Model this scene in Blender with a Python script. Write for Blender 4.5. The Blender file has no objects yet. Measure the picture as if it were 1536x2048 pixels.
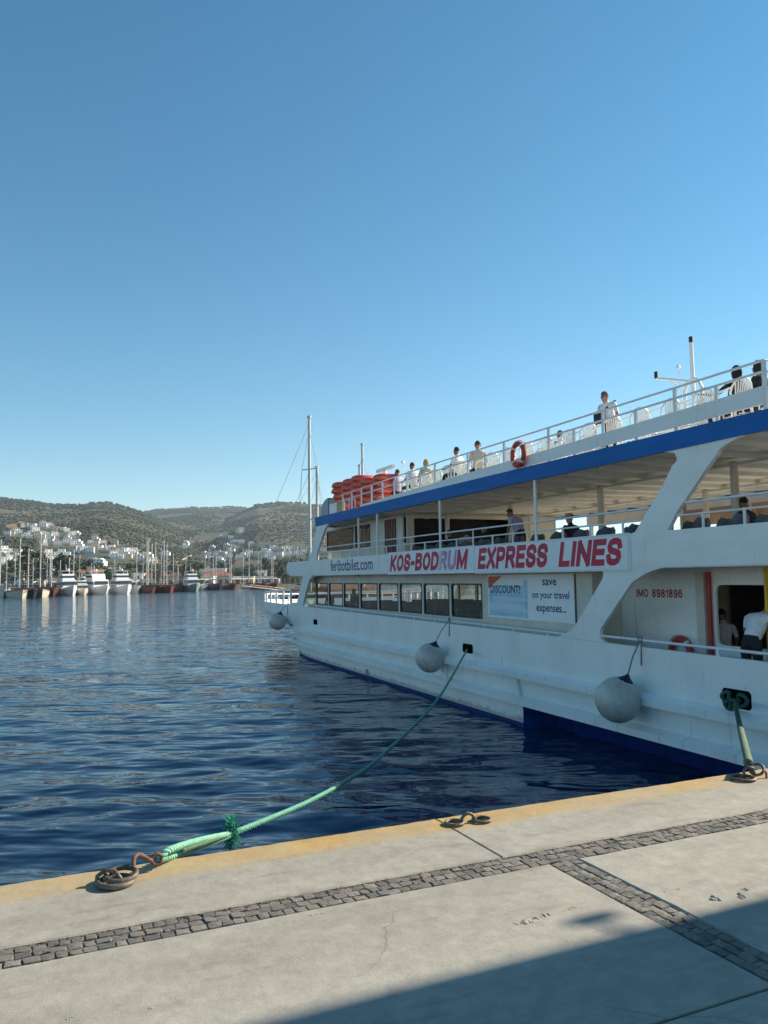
import bpy, math, random
import numpy as np
from mathutils import Vector, Matrix, noise as mnoise
random.seed(7); RNG = np.random.default_rng(11)
S = bpy.context.scene
COL = S.collection
R = math.radians

# ------------------------------------------------------------------ camera
F, PW, PH = 1596.0, 1536, 2048
EYE, QZ = 3.77, 1.92
PITCH, ROLL = math.atan((1155 - 1024) / F), 0.013
fwd = np.array([0, math.cos(PITCH), math.sin(PITCH)]); up0 = np.array([0, -math.sin(PITCH), math.cos(PITCH)])
rt0 = np.array([1.0, 0, 0])
rt = math.cos(ROLL) * rt0 - math.sin(ROLL) * up0; up = math.sin(ROLL) * rt0 + math.cos(ROLL) * up0
ORG = np.array([0, 0, EYE])
cam = bpy.data.cameras.new('camera'); camo = bpy.data.objects.new('camera', cam); COL.objects.link(camo)
cam.sensor_fit = 'VERTICAL'; cam.sensor_height = 36; cam.lens = 36 * F / PH
cam.clip_start = 0.05; cam.clip_end = 20000
camo.matrix_world = Matrix(((rt[0], up[0], -fwd[0], 0), (rt[1], up[1], -fwd[1], 0), (rt[2], up[2], -fwd[2], EYE), (0, 0, 0, 1)))
S.camera = camo

# ------------------------------------------------------------------ sky, sun, exposure
SUN_AZ, SUN_EL = R(65.8), R(29.0)          # azimuth from +Y towards +X
wd = bpy.data.worlds.new('World'); S.world = wd; wd.use_nodes = True
nt = wd.node_tree; nt.nodes.clear()
sky = nt.nodes.new('ShaderNodeTexSky'); sky.sky_type = 'NISHITA'; sky.sun_disc = False
sky.sun_elevation = SUN_EL; sky.sun_rotation = SUN_AZ; sky.altitude = 600
sky.air_density = 1.0; sky.dust_density = 0.0; sky.ozone_density = 1.3
bg = nt.nodes.new('ShaderNodeBackground'); bg.inputs[1].default_value = 0.077
wo = nt.nodes.new('ShaderNodeOutputWorld')
hs = nt.nodes.new('ShaderNodeHueSaturation'); hs.inputs['Saturation'].default_value = 1.31; hs.inputs['Hue'].default_value = 0.484
nt.links.new(sky.outputs[0], hs.inputs['Color']); nt.links.new(hs.outputs[0], bg.inputs[0]); nt.links.new(bg.outputs[0], wo.inputs[0])
sl = bpy.data.lights.new('sun', 'SUN'); sl.energy = 4.6; sl.angle = R(0.55); sl.color = (1.0, 0.89, 0.71)
so = bpy.data.objects.new('sun', sl); COL.objects.link(so)
SUN = Vector((math.sin(SUN_AZ) * math.cos(SUN_EL), math.cos(SUN_AZ) * math.cos(SUN_EL), math.sin(SUN_EL)))
so.rotation_euler = SUN.to_track_quat('Z', 'Y').to_euler(); so.location = (60, 30, 60)
S.view_settings.view_transform = 'Standard'; S.view_settings.look = 'None'
S.view_settings.gamma = 1; S.view_settings.exposure = 1.0; S.view_settings.use_curve_mapping = False

# ------------------------------------------------------------------ pixel -> place helpers
def ray(px, py):
    d = fwd * F + rt * (px - PW / 2) - up * (py - PH / 2); return d / np.linalg.norm(d)
def on_z(px, py, z):
    d = ray(px, py); return ORG + d * ((z - EYE) / d[2])
def at_depth(px, py, Y):
    d = ray(px, py); return ORG + d * (Y / d[1])
AZF = R(-22.1)                                # heading of the ferry
BOW = np.array([math.sin(AZF), math.cos(AZF), 0]); PORT = np.array([-BOW[1], BOW[0], 0])
_d = ray(1500, 1150); P0 = ORG + _d * (13.5 / _d[1]); P0[2] = 0
FPHI = math.atan2(BOW[1], BOW[0])
def ship(px, py, y=0.0):                      # a point on the plane y of the ferry (0 = port side): (t, z)
    d = ray(px, py); p = ORG + d * (((P0 - ORG) @ PORT + y) / (d @ PORT))
    return float((p - P0) @ BOW), float(p[2])
def shipw(x, y, z): return P0 + BOW * x + PORT * y + np.array([0, 0, z])
# quay frame: a along the edge, b inland
QA = R(65.8); E1 = -np.array([math.sin(QA), math.cos(QA), 0]); E2 = np.array([-E1[1], E1[0], 0]); QO = np.array([-0.02, 6.13, 0])
QPHI = math.atan2(E1[1], E1[0])
def Q(a, b, z): return QO + E1 * a + E2 * b + np.array([0, 0, z])
def toq(p): d = np.array(p)[:3] - QO; return float(d @ E1), float(d @ E2)

# ------------------------------------------------------------------ mesh builder
class MB:
    def __init__(s): s.v = []; s.f = []; s.m = []
    def add(s, vs, fs, mi=0):
        o = len(s.v); s.v += [tuple(map(float, p)) for p in vs]; s.f += [tuple(i + o for i in f) for f in fs]; s.m += [mi] * len(fs); return s
    def box(s, x0, x1, y0, y1, z0, z1, mi=0):
        return s.add([(x0, y0, z0), (x1, y0, z0), (x1, y1, z0), (x0, y1, z0), (x0, y0, z1), (x1, y0, z1), (x1, y1, z1), (x0, y1, z1)],
                     [(0, 3, 2, 1), (4, 5, 6, 7), (0, 1, 5, 4), (1, 2, 6, 5), (2, 3, 7, 6), (3, 0, 4, 7)], mi)
    def prism(s, pts, ext, mi=0):             # polygon of 3-D points pushed along ext
        n = len(pts); e = np.array(ext, float); a = [np.array(p, float) for p in pts]
        nrm = np.zeros(3)
        for i in range(n): nrm += np.cross(a[i], a[(i + 1) % n])
        if nrm @ e > 0: a = a[::-1]
        vs = a + [p + e for p in a]
        return s.add(vs, [tuple(range(n)), tuple(range(2 * n - 1, n - 1, -1))] + [((i + 1) % n, i, i + n, (i + 1) % n + n) for i in range(n)], mi)
    def tube(s, pts, r, n=8, caps=True, closed=False, mi=0):
        P = [Vector(p) for p in pts]; k = len(P)
        rr = list(r) if hasattr(r, '__len__') else [r] * k
        T = []
        for i in range(k):
            a = P[(i - 1) % k] if (closed or i > 0) else P[i]; b = P[(i + 1) % k] if (closed or i < k - 1) else P[i]
            t = b - a; T.append(t.normalized() if t.length > 1e-9 else Vector((0, 0, 1)))
        u = T[0].orthogonal().normalized(); vs = []
        for i in range(k):
            if i: u = (T[i - 1].rotation_difference(T[i]) @ u); u = (u - T[i] * u.dot(T[i])).normalized()
            w = T[i].cross(u)
            for j in range(n):
                a = 2 * math.pi * j / n; vs.append(P[i] + (u * math.cos(a) + w * math.sin(a)) * rr[i])
        fs = []
        for i in range(k if closed else k - 1):
            i2 = (i + 1) % k
            for j in range(n): fs.append((i * n + j, i * n + (j + 1) % n, i2 * n + (j + 1) % n, i2 * n + j))
        if caps and not closed: fs += [tuple(range(n - 1, -1, -1)), tuple(range((k - 1) * n, k * n))]
        return s.add(vs, fs, mi)
    def sphere(s, c, r, seg=16, rings=10, mi=0, fn=None):
        rx, ry, rz = r if hasattr(r, '__len__') else (r, r, r); vs = [(c[0], c[1], c[2] + rz)]
        for i in range(1, rings):
            th = math.pi * i / rings
            for j in range(seg):
                ph = 2 * math.pi * j / seg; vs.append((c[0] + rx * math.sin(th) * math.cos(ph), c[1] + ry * math.sin(th) * math.sin(ph), c[2] + rz * math.cos(th)))
        vs.append((c[0], c[1], c[2] - rz)); L = len(vs) - 1; fs = [(0, 1 + j, 1 + (j + 1) % seg) for j in range(seg)]
        for i in range(rings - 2):
            for j in range(seg):
                a = 1 + i * seg + j; b = 1 + i * seg + (j + 1) % seg; fs.append((a, a + seg, b + seg, b))
        fs += [(L, 1 + (rings - 2) * seg + (j + 1) % seg, 1 + (rings - 2) * seg + j) for j in range(seg)]
        if fn: vs = [fn(p) for p in vs]
        return s.add(vs, fs, mi)
    def torus(s, c, Rr, r, nx=(1, 0, 0), ny=(0, 1, 0), n=24, m=8, mi=0, sq=1.0):
        nx = Vector(nx).normalized(); ny = Vector(ny).normalized(); c = Vector(c)
        return s.tube([c + nx * (Rr * math.cos(2 * math.pi * i / n)) + ny * (Rr * sq * math.sin(2 * math.pi * i / n)) for i in range(n)], r, m, closed=True, mi=mi)
    def grid(s, rows, mi=0, flip=False):      # rows of equal length point lists
        n = len(rows[0]); vs = [p for r_ in rows for p in r_]; fs = []
        for i in range(len(rows) - 1):
            for j in range(n - 1):
                q = (i * n + j, i * n + j + 1, (i + 1) * n + j + 1, (i + 1) * n + j); fs.append(q[::-1] if flip else q)
        return s.add(vs, fs, mi)
    def build(s, name, mats, parent=None, smooth=None, loc=None, rz=0, kind=None):
        me = bpy.data.meshes.new(name); me.from_pydata(s.v, [], s.f)
        for m in (mats if isinstance(mats, (list, tuple)) else [mats]): me.materials.append(m)
        if len(me.materials) > 1: me.polygons.foreach_set('material_index', s.m)
        if smooth is not None:
            me.polygons.foreach_set('use_smooth', [True] * len(me.polygons)); me.set_sharp_from_angle(angle=R(smooth))
        me.update(); o = bpy.data.objects.new(name, me); COL.objects.link(o)
        if parent: o.parent = parent
        if loc is not None: o.location = [float(q) for q in loc]
        o.rotation_euler.z = rz
        if kind: o['kind'] = kind
        return o
def empty(name, loc, rz=0.0):
    o = bpy.data.objects.new(name, None); COL.objects.link(o); o.location = [float(q) for q in loc]; o.rotation_euler.z = rz; o.empty_display_size = .2; return o
def tag(o, label, cat, group=None):
    o['label'] = label; o['category'] = cat
    if group: o['group'] = group
    return o
def kids(o): return [c for c in COL.objects if c.parent == o]
def copy_tree(o, parent=None, ch=None):
    c = o.copy(); COL.objects.link(c); c.parent = parent
    for k in (ch if ch is not None else list(o.children)): copy_tree(k, c)
    return c
def place(o, p, rz=0, s=None):
    o.location = [float(q) for q in p]; o.rotation_euler.z = rz
    if s: o.scale = (s, s, s) if not hasattr(s, '__len__') else s
    return o

# ------------------------------------------------------------------ materials
def mat(name, col, rough=.5, var=0., vscale=3., bump=0., bscale=30., metal=0., col2=None, stretch=(1, 1, 1), spec=.5, detail=5, lo=.35, hi=.65, trans=0):
    m = bpy.data.materials.new(name); m.use_nodes = True; n = m.node_tree; b = n.nodes['Principled BSDF']
    b.inputs['Roughness'].default_value = rough; b.inputs['Metallic'].default_value = metal; b.inputs['Specular IOR Level'].default_value = spec
    c = tuple(col) + (1,); b.inputs['Base Color'].default_value = c
    if var or col2 or bump:
        tc = n.nodes.new('ShaderNodeTexCoord'); mp = n.nodes.new('ShaderNodeMapping'); mp.inputs['Scale'].default_value = stretch
        n.links.new(tc.outputs['Object'], mp.inputs[0])
    if var or col2:
        nz = n.nodes.new('ShaderNodeTexNoise'); nz.inputs['Scale'].default_value = vscale; nz.inputs['Detail'].default_value = detail; nz.inputs['Roughness'].default_value = .62
        n.links.new(mp.outputs[0], nz.inputs['Vector'])
        rp = n.nodes.new('ShaderNodeValToRGB'); rp.color_ramp.elements[0].position = lo; rp.color_ramp.elements[1].position = hi
        c2 = col2 if col2 else tuple(max(0, q * (1 - var)) for q in col); c1 = col if col2 else tuple(min(1, q * (1 + var * .5)) for q in col)
        rp.color_ramp.elements[0].color = tuple(c2) + (1,); rp.color_ramp.elements[1].color = tuple(c1) + (1,)
        n.links.new(nz.outputs[0], rp.inputs[0]); n.links.new(rp.outputs[0], b.inputs['Base Color'])
    if bump:
        bz = n.nodes.new('ShaderNodeTexNoise'); bz.inputs['Scale'].default_value = bscale; bz.inputs['Detail'].default_value = 6
        n.links.new(mp.outputs[0], bz.inputs['Vector'])
        bp = n.nodes.new('ShaderNodeBump'); bp.inputs['Strength'].default_value = bump; bp.inputs['Distance'].default_value = .02
        n.links.new(bz.outputs[0], bp.inputs['Height']); n.links.new(bp.outputs[0], b.inputs['Normal'])
    return m
def glassmat(name, tint, rough=.02, opac=.55, bumpy=0):
    m = bpy.data.materials.new(name); m.use_nodes = True; n = m.node_tree; n.nodes.clear()
    out = n.nodes.new('ShaderNodeOutputMaterial'); tr = n.nodes.new('ShaderNodeBsdfTransparent'); tr.inputs[0].default_value = tuple(tint) + (1,)
    gl = n.nodes.new('ShaderNodeBsdfGlossy'); gl.inputs['Roughness'].default_value = rough
    fr = n.nodes.new('ShaderNodeFresnel'); ge = n.nodes.new('ShaderNodeNewGeometry'); ma = n.nodes.new('ShaderNodeMath'); ma.operation = 'MULTIPLY_ADD'; ma.inputs[1].default_value = -.8333; ma.inputs[2].default_value = 1.5
    n.links.new(ge.outputs['Backfacing'], ma.inputs[0]); n.links.new(ma.outputs[0], fr.inputs[0])
    mx = n.nodes.new('ShaderNodeMixShader'); n.links.new(fr.outputs[0], mx.inputs[0]); n.links.new(tr.outputs[0], mx.inputs[1]); n.links.new(gl.outputs[0], mx.inputs[2])
    n.links.new(mx.outputs[0], out.inputs[0])
    if bumpy:
        tc = n.nodes.new('ShaderNodeTexCoord'); nz = n.nodes.new('ShaderNodeTexNoise'); nz.inputs['Scale'].default_value = 1.2; nz.inputs['Detail'].default_value = 1
        bp = n.nodes.new('ShaderNodeBump'); bp.inputs['Strength'].default_value = bumpy; bp.inputs['Distance'].default_value = .02
        n.links.new(tc.outputs['Object'], nz.inputs['Vector']); n.links.new(nz.outputs[0], bp.inputs['Height']); n.links.new(bp.outputs[0], gl.inputs['Normal']); n.links.new(bp.outputs[0], fr.inputs['Normal'])
    return m
M = {}
M['white'] = mat('ship_white_paint', (.84, .84, .82), .38, col2=(.76, .75, .72), vscale=1.1, stretch=(.6, 1, 2.2), bump=.12, bscale=2.5, lo=.3, hi=.6)
M['hullwhite'] = mat('hull_white_paint', (.84, .84, .82), .34, col2=(.74, .73, .70), vscale=1.1, stretch=(.9, 1, .5), bump=.2, bscale=1.6, lo=.25, hi=.55)
def weather(m, seams=True):
    n = m.node_tree; b = n.nodes['Principled BSDF']; tc = n.nodes.new('ShaderNodeTexCoord')
    src = b.inputs['Base Color'].links[0].from_socket
    def noise_(scale, stretch, det=4):
        mp = n.nodes.new('ShaderNodeMapping'); mp.inputs['Scale'].default_value = stretch; x = n.nodes.new('ShaderNodeTexNoise'); x.inputs['Scale'].default_value = scale; x.inputs['Detail'].default_value = det; x.inputs['Roughness'].default_value = .6
        n.links.new(tc.outputs['Object'], mp.inputs[0]); n.links.new(mp.outputs[0], x.inputs['Vector']); return x.outputs[0]
    def ramp_(sock, p0, p1, c0, c1):
        r = n.nodes.new('ShaderNodeValToRGB'); r.color_ramp.elements[0].position = p0; r.color_ramp.elements[1].position = p1; r.color_ramp.elements[0].color = c0 + (1,); r.color_ramp.elements[1].color = c1 + (1,); n.links.new(sock, r.inputs[0]); return r.outputs[0]
    def mul(a, c, f=1.):
        x = n.nodes.new('ShaderNodeMix'); x.data_type = 'RGBA'; x.blend_type = 'MULTIPLY'; x.inputs[0].default_value = f; n.links.new(a, x.inputs[6]); n.links.new(c, x.inputs[7]); return x.outputs[2]
    col = mul(src, ramp_(noise_(1., (5.5, 1, .55), 5), .60, .80, (1, 1, 1), (.66, .52, .38)), .8)        # rust-tinged runs
    col = mul(col, ramp_(noise_(7., (1, 1, 1), 6), .60, .74, (1, 1, 1), (.74, .72, .69)), .85)            # scuffs
    if seams:
        sx = n.nodes.new('ShaderNodeSeparateXYZ'); n.links.new(tc.outputs['Object'], sx.inputs[0])
        wl = n.nodes.new('ShaderNodeMath'); wl.operation = 'MULTIPLY_ADD'; wl.inputs[1].default_value = -.35; n.links.new(noise_(2.5, (1, 1, 1), 5), wl.inputs[0]); n.links.new(sx.outputs[2], wl.inputs[2])
        col = mul(col, ramp_(wl.outputs[0], -.04, .10, (.50, .49, .42), (1, 1, 1)), .9)                   # scum by the waterline
        cx = n.nodes.new('ShaderNodeCombineXYZ'); n.links.new(sx.outputs[0], cx.inputs[0]); n.links.new(sx.outputs[2], cx.inputs[1])
        br = n.nodes.new('ShaderNodeTexBrick'); br.inputs['Scale'].default_value = 1; br.inputs['Brick Width'].default_value = 2.3; br.inputs['Row Height'].default_value = 1.05; br.inputs['Mortar Size'].default_value = .008; br.inputs['Mortar Smooth'].default_value = .6
        n.links.new(cx.outputs[0], br.inputs['Vector']); bp = n.nodes.new('ShaderNodeBump'); bp.inputs['Strength'].default_value = .35; bp.inputs['Distance'].default_value = .012; bp.invert = True
        n.links.new(br.outputs['Fac'], bp.inputs['Height']); old = b.inputs['Normal'].links[0].from_socket; n.links.new(old, bp.inputs['Normal']); n.links.new(bp.outputs[0], b.inputs['Normal'])
    n.links.new(col, b.inputs['Base Color'])
weather(M['white'], False); weather(M['hullwhite'])
M['railwhite'] = mat('rail_white_paint', (.80, .80, .80), .4, var=.08, vscale=6)
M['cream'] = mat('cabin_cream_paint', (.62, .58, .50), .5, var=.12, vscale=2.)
M['ceil'] = mat('deckhead_paint', (.80, .79, .74), .6, col2=(.66, .64, .58), vscale=1.3, stretch=(1, .5, 1), lo=.3, hi=.7)
M['deck'] = mat('deck_paint', (.22, .27, .30), .7, var=.2, vscale=3)
M['blue'] = mat('roof_edge_blue_paint', (.004, .125, .42), .55, spec=.25, var=.12, vscale=1.6, stretch=(.4, 1, 3))
M['antifoul'] = mat('hull_bottom_blue_paint', (.004, .035, .22), .6, spec=.2, col2=(.003, .018, .10), vscale=2.5, bump=.2, bscale=8)
M['black'] = mat('black_rubber', (.012, .012, .014), .5)
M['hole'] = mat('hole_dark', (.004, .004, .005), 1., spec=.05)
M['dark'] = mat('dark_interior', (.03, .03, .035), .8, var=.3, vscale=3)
M['signwhite'] = mat('sign_panel_white', (.82, .83, .85), .45, var=.06, vscale=1.2)
M['signred'] = mat('sign_lettering_red', (.60, .015, .06), .5, col2=(.50, .015, .055), vscale=2.)
M['signfade'] = mat('sign_lettering_faded', (.50, .20, .36), .55, col2=(.60, .34, .50), vscale=3.)
M['signblue'] = mat('sign_lettering_navy', (.025, .04, .17), .5, var=.2, vscale=4)
M['imored'] = mat('hull_number_red', (.45, .03, .04), .5)
M['poster'] = mat('poster_print', (.28, .52, .72), .5, col2=(.55, .70, .80), vscale=2.5, stretch=(.3, 1, 3))
M['posterred'] = mat('poster_red', (.62, .10, .06), .5)
M['posterpale'] = mat('poster_pale', (.62, .70, .76), .5)
M['glass'] = glassmat('cabin_glass', (.66, .70, .66), .015, bumpy=.12)
M['brownglass'] = glassmat('bronze_glass', (.15, .11, .075), .015, bumpy=.12)
M['orange'] = mat('float_orange', (.78, .11, .07), .5, col2=(.60, .06, .045), vscale=5, bump=.2, bscale=9)
M['buoyred'] = mat('lifebuoy_red', (.50, .05, .03), .5, var=.2, vscale=6)
M['tape'] = mat('reflective_tape', (.75, .75, .72), .35)
M['redpipe'] = mat('red_pipe_paint', (.42, .02, .02), .45, var=.15)
M['yellow'] = mat('yellow_paint', (.72, .42, .02), .5, var=.15)
M['fender'] = mat('fender_vinyl', (.60, .56, .51), .45, col2=(.42, .38, .34), vscale=3, bump=.06, bscale=20, lo=.3, hi=.62)
M['navy'] = mat('fender_eye_navy', (.01, .015, .05), .5)
M['cord'] = mat('fender_cord', (.20, .18, .17), .8, var=.3, vscale=40)
M['chair'] = mat('plastic_white', (.78, .77, .72), .4, var=.06, vscale=5)
M['seatblue'] = mat('seat_blue_grey', (.10, .15, .20), .45, var=.2, vscale=4)
M['steel'] = mat('galvanised_steel', (.20, .175, .15), .6, metal=.4, col2=(.09, .06, .045), vscale=25, bump=.2, bscale=60)
M['rust'] = mat('rusty_steel', (.20, .085, .05), .75, col2=(.10, .05, .035), vscale=30, bump=.5, bscale=60)
M['rope'] = mat('green_rope', (.16, .42, .31), .75, col2=(.08, .30, .22), vscale=40, bump=.4, bscale=150)
M['ropepale'] = mat('sunlit_green_rope', (.30, .60, .44), .8, col2=(.16, .42, .30), vscale=45, bump=.4, bscale=150)  # paler copy of the green rope, sunlight put into its colour
M['ropedirty'] = mat('dirty_green_rope', (.15, .235, .145), .85, col2=(.06, .11, .065), vscale=35, bump=.4, bscale=150)
M['tuft'] = mat('frayed_green_fibre', (.02, .26, .19), .8, var=.3, vscale=60)
M['grey'] = mat('grey_cover', (.34, .37, .40), .5, var=.15)
M['lampyellow'] = mat('yellow_cover', (.55, .46, .05), .6, var=.2)
M['skin'] = mat('skin', (.42, .22, .15), .55, var=.1, vscale=20)
M['skindark'] = mat('skin_tanned', (.26, .12, .08), .55, var=.1, vscale=20)
for nm, c in dict(hairblack=(.012, .010, .009), hairbrown=(.07, .035, .02), hairblond=(.42, .30, .14), hairgrey=(.10, .09, .085), shirtwhite=(.74, .74, .76), shirtblack=(.015, .015, .02),
                  shirtlilac=(.42, .36, .46), shirtbeige=(.55, .46, .38), shirtred=(.35, .05, .06), trousers=(.012, .012, .016), jeans=(.04, .06, .12), bag=(.015, .018, .03), hat=(.30, .24, .17)).items():
    M[nm] = mat('cloth_' + nm if not nm.startswith('hair') else nm, c, .8, var=.15, vscale=14, bump=.25, bscale=30)

# ------------------------------------------------------------------ water
def make_water():
    def axis(c, lo, hi, d0, grow, cap):
        a = [c]; d = d0
        while a[-1] < hi: a.append(a[-1] + d); d = min(max(d0, grow * abs(a[-1] - c)), cap)
        b = [c]; d = d0
        while b[-1] > lo: b.append(b[-1] - d); d = min(max(d0, grow * abs(b[-1] - c)), cap)
        return np.array(b[::-1] + a[1:])
    xs = axis(-0.5, -900, 900, .085, .016, 40.); ys = axis(8.0, -60, 900, .075, .0115, 40.)
    X, Y = np.meshgrid(xs, ys); dx = np.gradient(xs)[None, :] + 0 * X; dy = np.gradient(ys)[:, None] + 0 * Y
    Z = np.zeros_like(X); rs = np.random.default_rng(3)
    for i in range(64):
        lam = .42 * (3.0 / .42) ** (rs.random() ** 1.15); th = rs.normal(0, .58) + R(8)
        k = 2 * math.pi / lam; kx, ky = k * math.sin(th), k * math.cos(th)
        slope = .025 * (lam / .8) ** (-.3 if lam > .8 else .5); amp = slope / k
        vis = np.clip(1.35 - 2.7 * np.maximum(np.abs(kx) * dx, np.abs(ky) * dy) / (2 * math.pi) * 1.6, 0, 1)
        ph = kx * X + ky * Y + rs.random() * 6.28
        warp = .6 * np.sin(X * .31 + i) * np.sin(Y * .23 + 1.7 * i)
        env = .62 + .38 * np.sin(X * (.13 + .02 * (i % 5)) + i * 2.1) * np.sin(Y * (.17 + .015 * (i % 7)) + i)
        Z += amp * vis * env * np.sin(ph + warp)
    ny, nx = X.shape; V = np.stack([X, Y, Z], -1).reshape(-1, 3)
    idx = np.arange(nx * ny).reshape(ny, nx); q = np.stack([idx[:-1, :-1], idx[:-1, 1:], idx[1:, 1:], idx[1:, :-1]], -1).reshape(-1, 4)
    me = bpy.data.meshes.new('water'); me.vertices.add(len(V)); me.vertices.foreach_set('co', V.astype(np.float32).ravel())
    me.loops.add(q.size); me.loops.foreach_set('vertex_index', q.astype(np.int32).ravel()); me.polygons.add(len(q))
    me.polygons.foreach_set('loop_start', np.arange(0, q.size, 4, dtype=np.int32)); me.polygons.foreach_set('use_smooth', np.ones(len(q), bool)); me.update(calc_edges=True)
    m = bpy.data.materials.new('sea_water'); m.use_nodes = True; n = m.node_tree; b = n.nodes['Principled BSDF']
    b.inputs['Base Color'].default_value = (.002, .034, .088, 1); b.inputs['Roughness'].default_value = .04; b.inputs['IOR'].default_value = 1.33; b.inputs['Specular IOR Level'].default_value = .5
    tc = n.nodes.new('ShaderNodeTexCoord'); prev = None
    for sc, st, dist, rot in (((.55, 1.3, 1), .62, .17, .1), ((2.2, 4.2, 1), .22, .03, -.25), ((.12, .3, 1), .45, .7, .2)):
        mp = n.nodes.new('ShaderNodeMapping'); mp.inputs['Scale'].default_value = sc; mp.inputs['Rotation'].default_value = (0, 0, rot)
        nz = n.nodes.new('ShaderNodeTexNoise'); nz.inputs['Scale'].default_value = 1; nz.inputs['Detail'].default_value = 2; nz.inputs['Roughness'].default_value = .5
        bp = n.nodes.new('ShaderNodeBump'); bp.inputs['Strength'].default_value = st; bp.inputs['Distance'].default_value = dist
        n.links.new(tc.outputs['Object'], mp.inputs[0]); n.links.new(mp.outputs[0], nz.inputs['Vector']); n.links.new(nz.outputs[0], bp.inputs['Height'])
        if prev: n.links.new(prev.outputs[0], bp.inputs['Normal'])
        prev = bp
    n.links.new(prev.outputs[0], b.inputs['Normal'])
    me.materials.append(m); o = bpy.data.objects.new('water', me); COL.objects.link(o); o['kind'] = 'structure'
make_water()

# ------------------------------------------------------------------ quay
def concrete(name, paint=False):
    m = mat(name, (.44, .42, .375), .85); n = m.node_tree; b = n.nodes['Principled BSDF']
    tc = n.nodes.new('ShaderNodeTexCoord')
    def nz(sc, det, rough=.6, vec=None):
        x = n.nodes.new('ShaderNodeTexNoise'); x.inputs['Scale'].default_value = sc; x.inputs['Detail'].default_value = det; x.inputs['Roughness'].default_value = rough
        n.links.new(vec or tc.outputs['Object'], x.inputs['Vector']); return x
    def ramp(src, p0, p1, c0, c1):
        r = n.nodes.new('ShaderNodeValToRGB'); r.color_ramp.elements[0].position = p0; r.color_ramp.elements[1].position = p1
        r.color_ramp.elements[0].color = c0 + (1,); r.color_ramp.elements[1].color = c1 + (1,); n.links.new(src, r.inputs[0]); return r
    def mix(fac, c1, c2, mode='MIX'):
        x = n.nodes.new('ShaderNodeMix'); x.data_type = 'RGBA'; x.blend_type = mode
        if isinstance(fac, (int, float)): x.inputs[0].default_value = fac
        else: n.links.new(fac, x.inputs[0])
        n.links.new(c1, x.inputs[6]); n.links.new(c2, x.inputs[7]); return x.outputs[2]
    mp = n.nodes.new('ShaderNodeMapping'); mp.inputs['Scale'].default_value = (.5, 1.6, 1); n.links.new(tc.outputs['Object'], mp.inputs[0])
    big = ramp(nz(1.3, 5, .6, mp.outputs[0]).outputs[0], .32, .68, (.315, .292, .248), (.405, .38, .33))
    mid = ramp(nz(9, 6, .7).outputs[0], .3, .7, (.78, .78, .78), (1.06, 1.05, 1.03))
    col = mix(1.0, big.outputs[0], mid.outputs[0], 'MULTIPLY')
    spk = ramp(nz(160, 2).outputs[0], .30, .38, (.55, .54, .52), (1, 1, 1))
    col = mix(.7, col, spk.outputs[0], 'MULTIPLY')
    mpd = n.nodes.new('ShaderNodeMapping'); mpd.inputs['Scale'].default_value = (1.1, 5, 1); n.links.new(tc.outputs['Object'], mpd.inputs[0])
    dirt = ramp(nz(1.6, 4, .6, mpd.outputs[0]).outputs[0], .56, .74, (1, 1, 1), (.74, .71, .67))
    col = mix(.8, col, dirt.outputs[0], 'MULTIPLY')
    mpc = n.nodes.new('ShaderNodeMapping'); mpc.inputs['Scale'].default_value = (.55, .9, 1); mpc.inputs['Rotation'].default_value = (0, 0, .5); n.links.new(tc.outputs['Object'], mpc.inputs[0])
    dist = n.nodes.new('ShaderNodeMix'); dist.data_type = 'VECTOR'; dist.inputs[0].default_value = .14; wn = nz(3.0, 5, .6); n.links.new(mpc.outputs[0], dist.inputs[4]); n.links.new(wn.outputs[1], dist.inputs[5])
    vor = n.nodes.new('ShaderNodeTexVoronoi'); vor.feature = 'DISTANCE_TO_EDGE'; vor.inputs['Scale'].default_value = .8; n.links.new(dist.outputs[1], vor.inputs['Vector'])
    crk = ramp(vor.outputs[0], .0, .004, (.68, .67, .65), (1, 1, 1)); cm_ = ramp(nz(.8, 2).outputs[0], .50, .60, (0, 0, 0), (1, 1, 1))
    one = n.nodes.new('ShaderNodeRGB'); one.outputs[0].default_value = (1, 1, 1, 1)
    col = mix(1.0, col, mix(cm_.outputs[0], one.outputs[0], crk.outputs[0]), 'MULTIPLY')
    oil = ramp(nz(2.6, 4, .55).outputs[0], .68, .76, (1, 1, 1), (.62, .60, .57)); col = mix(.75, col, oil.outputs[0], 'MULTIPLY')
    if paint:                                  # worn yellow paint along the quay edge (local y = b)
        sx = n.nodes.new('ShaderNodeSeparateXYZ'); n.links.new(tc.outputs['Object'], sx.inputs[0])
        wob = nz(2.2, 6, .65); ad = n.nodes.new('ShaderNodeMath'); ad.operation = 'MULTIPLY_ADD'; ad.inputs[1].default_value = .36; n.links.new(wob.outputs[0], ad.inputs[0]); n.links.new(sx.outputs[1], ad.inputs[2])
        fac = ramp(ad.outputs[0], .40, .56, (1, 1, 1), (0, 0, 0))
        wear = ramp(nz(1.1, 6, .65).outputs[0], .34, .58, (.38, .38, .38), (1, 1, 1))
        f2 = mix(1.0, fac.outputs[0], wear.outputs[0], 'MULTIPLY')
        yl = ramp(nz(5, 5).outputs[0], .3, .7, (.40, .25, .075), (.47, .325, .125))
        col = mix(f2, col, yl.outputs[0])
    n.links.new(col, b.inputs['Base Color'])
    h1 = nz(14, 8, .75); h2 = nz(120, 3, .7); h3 = nz(2.5, 3)
    prev = None
    for h, st, d in ((h3, .35, .03), (h1, .42, .012), (h2, .5, .003)):
        bp = n.nodes.new('ShaderNodeBump'); bp.inputs['Strength'].default_value = st; bp.inputs['Distance'].default_value = d
        n.links.new(h.outputs[0], bp.inputs['Height'])
        if prev: n.links.new(prev.outputs[0], bp.inputs['Normal'])
        prev = bp
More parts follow.
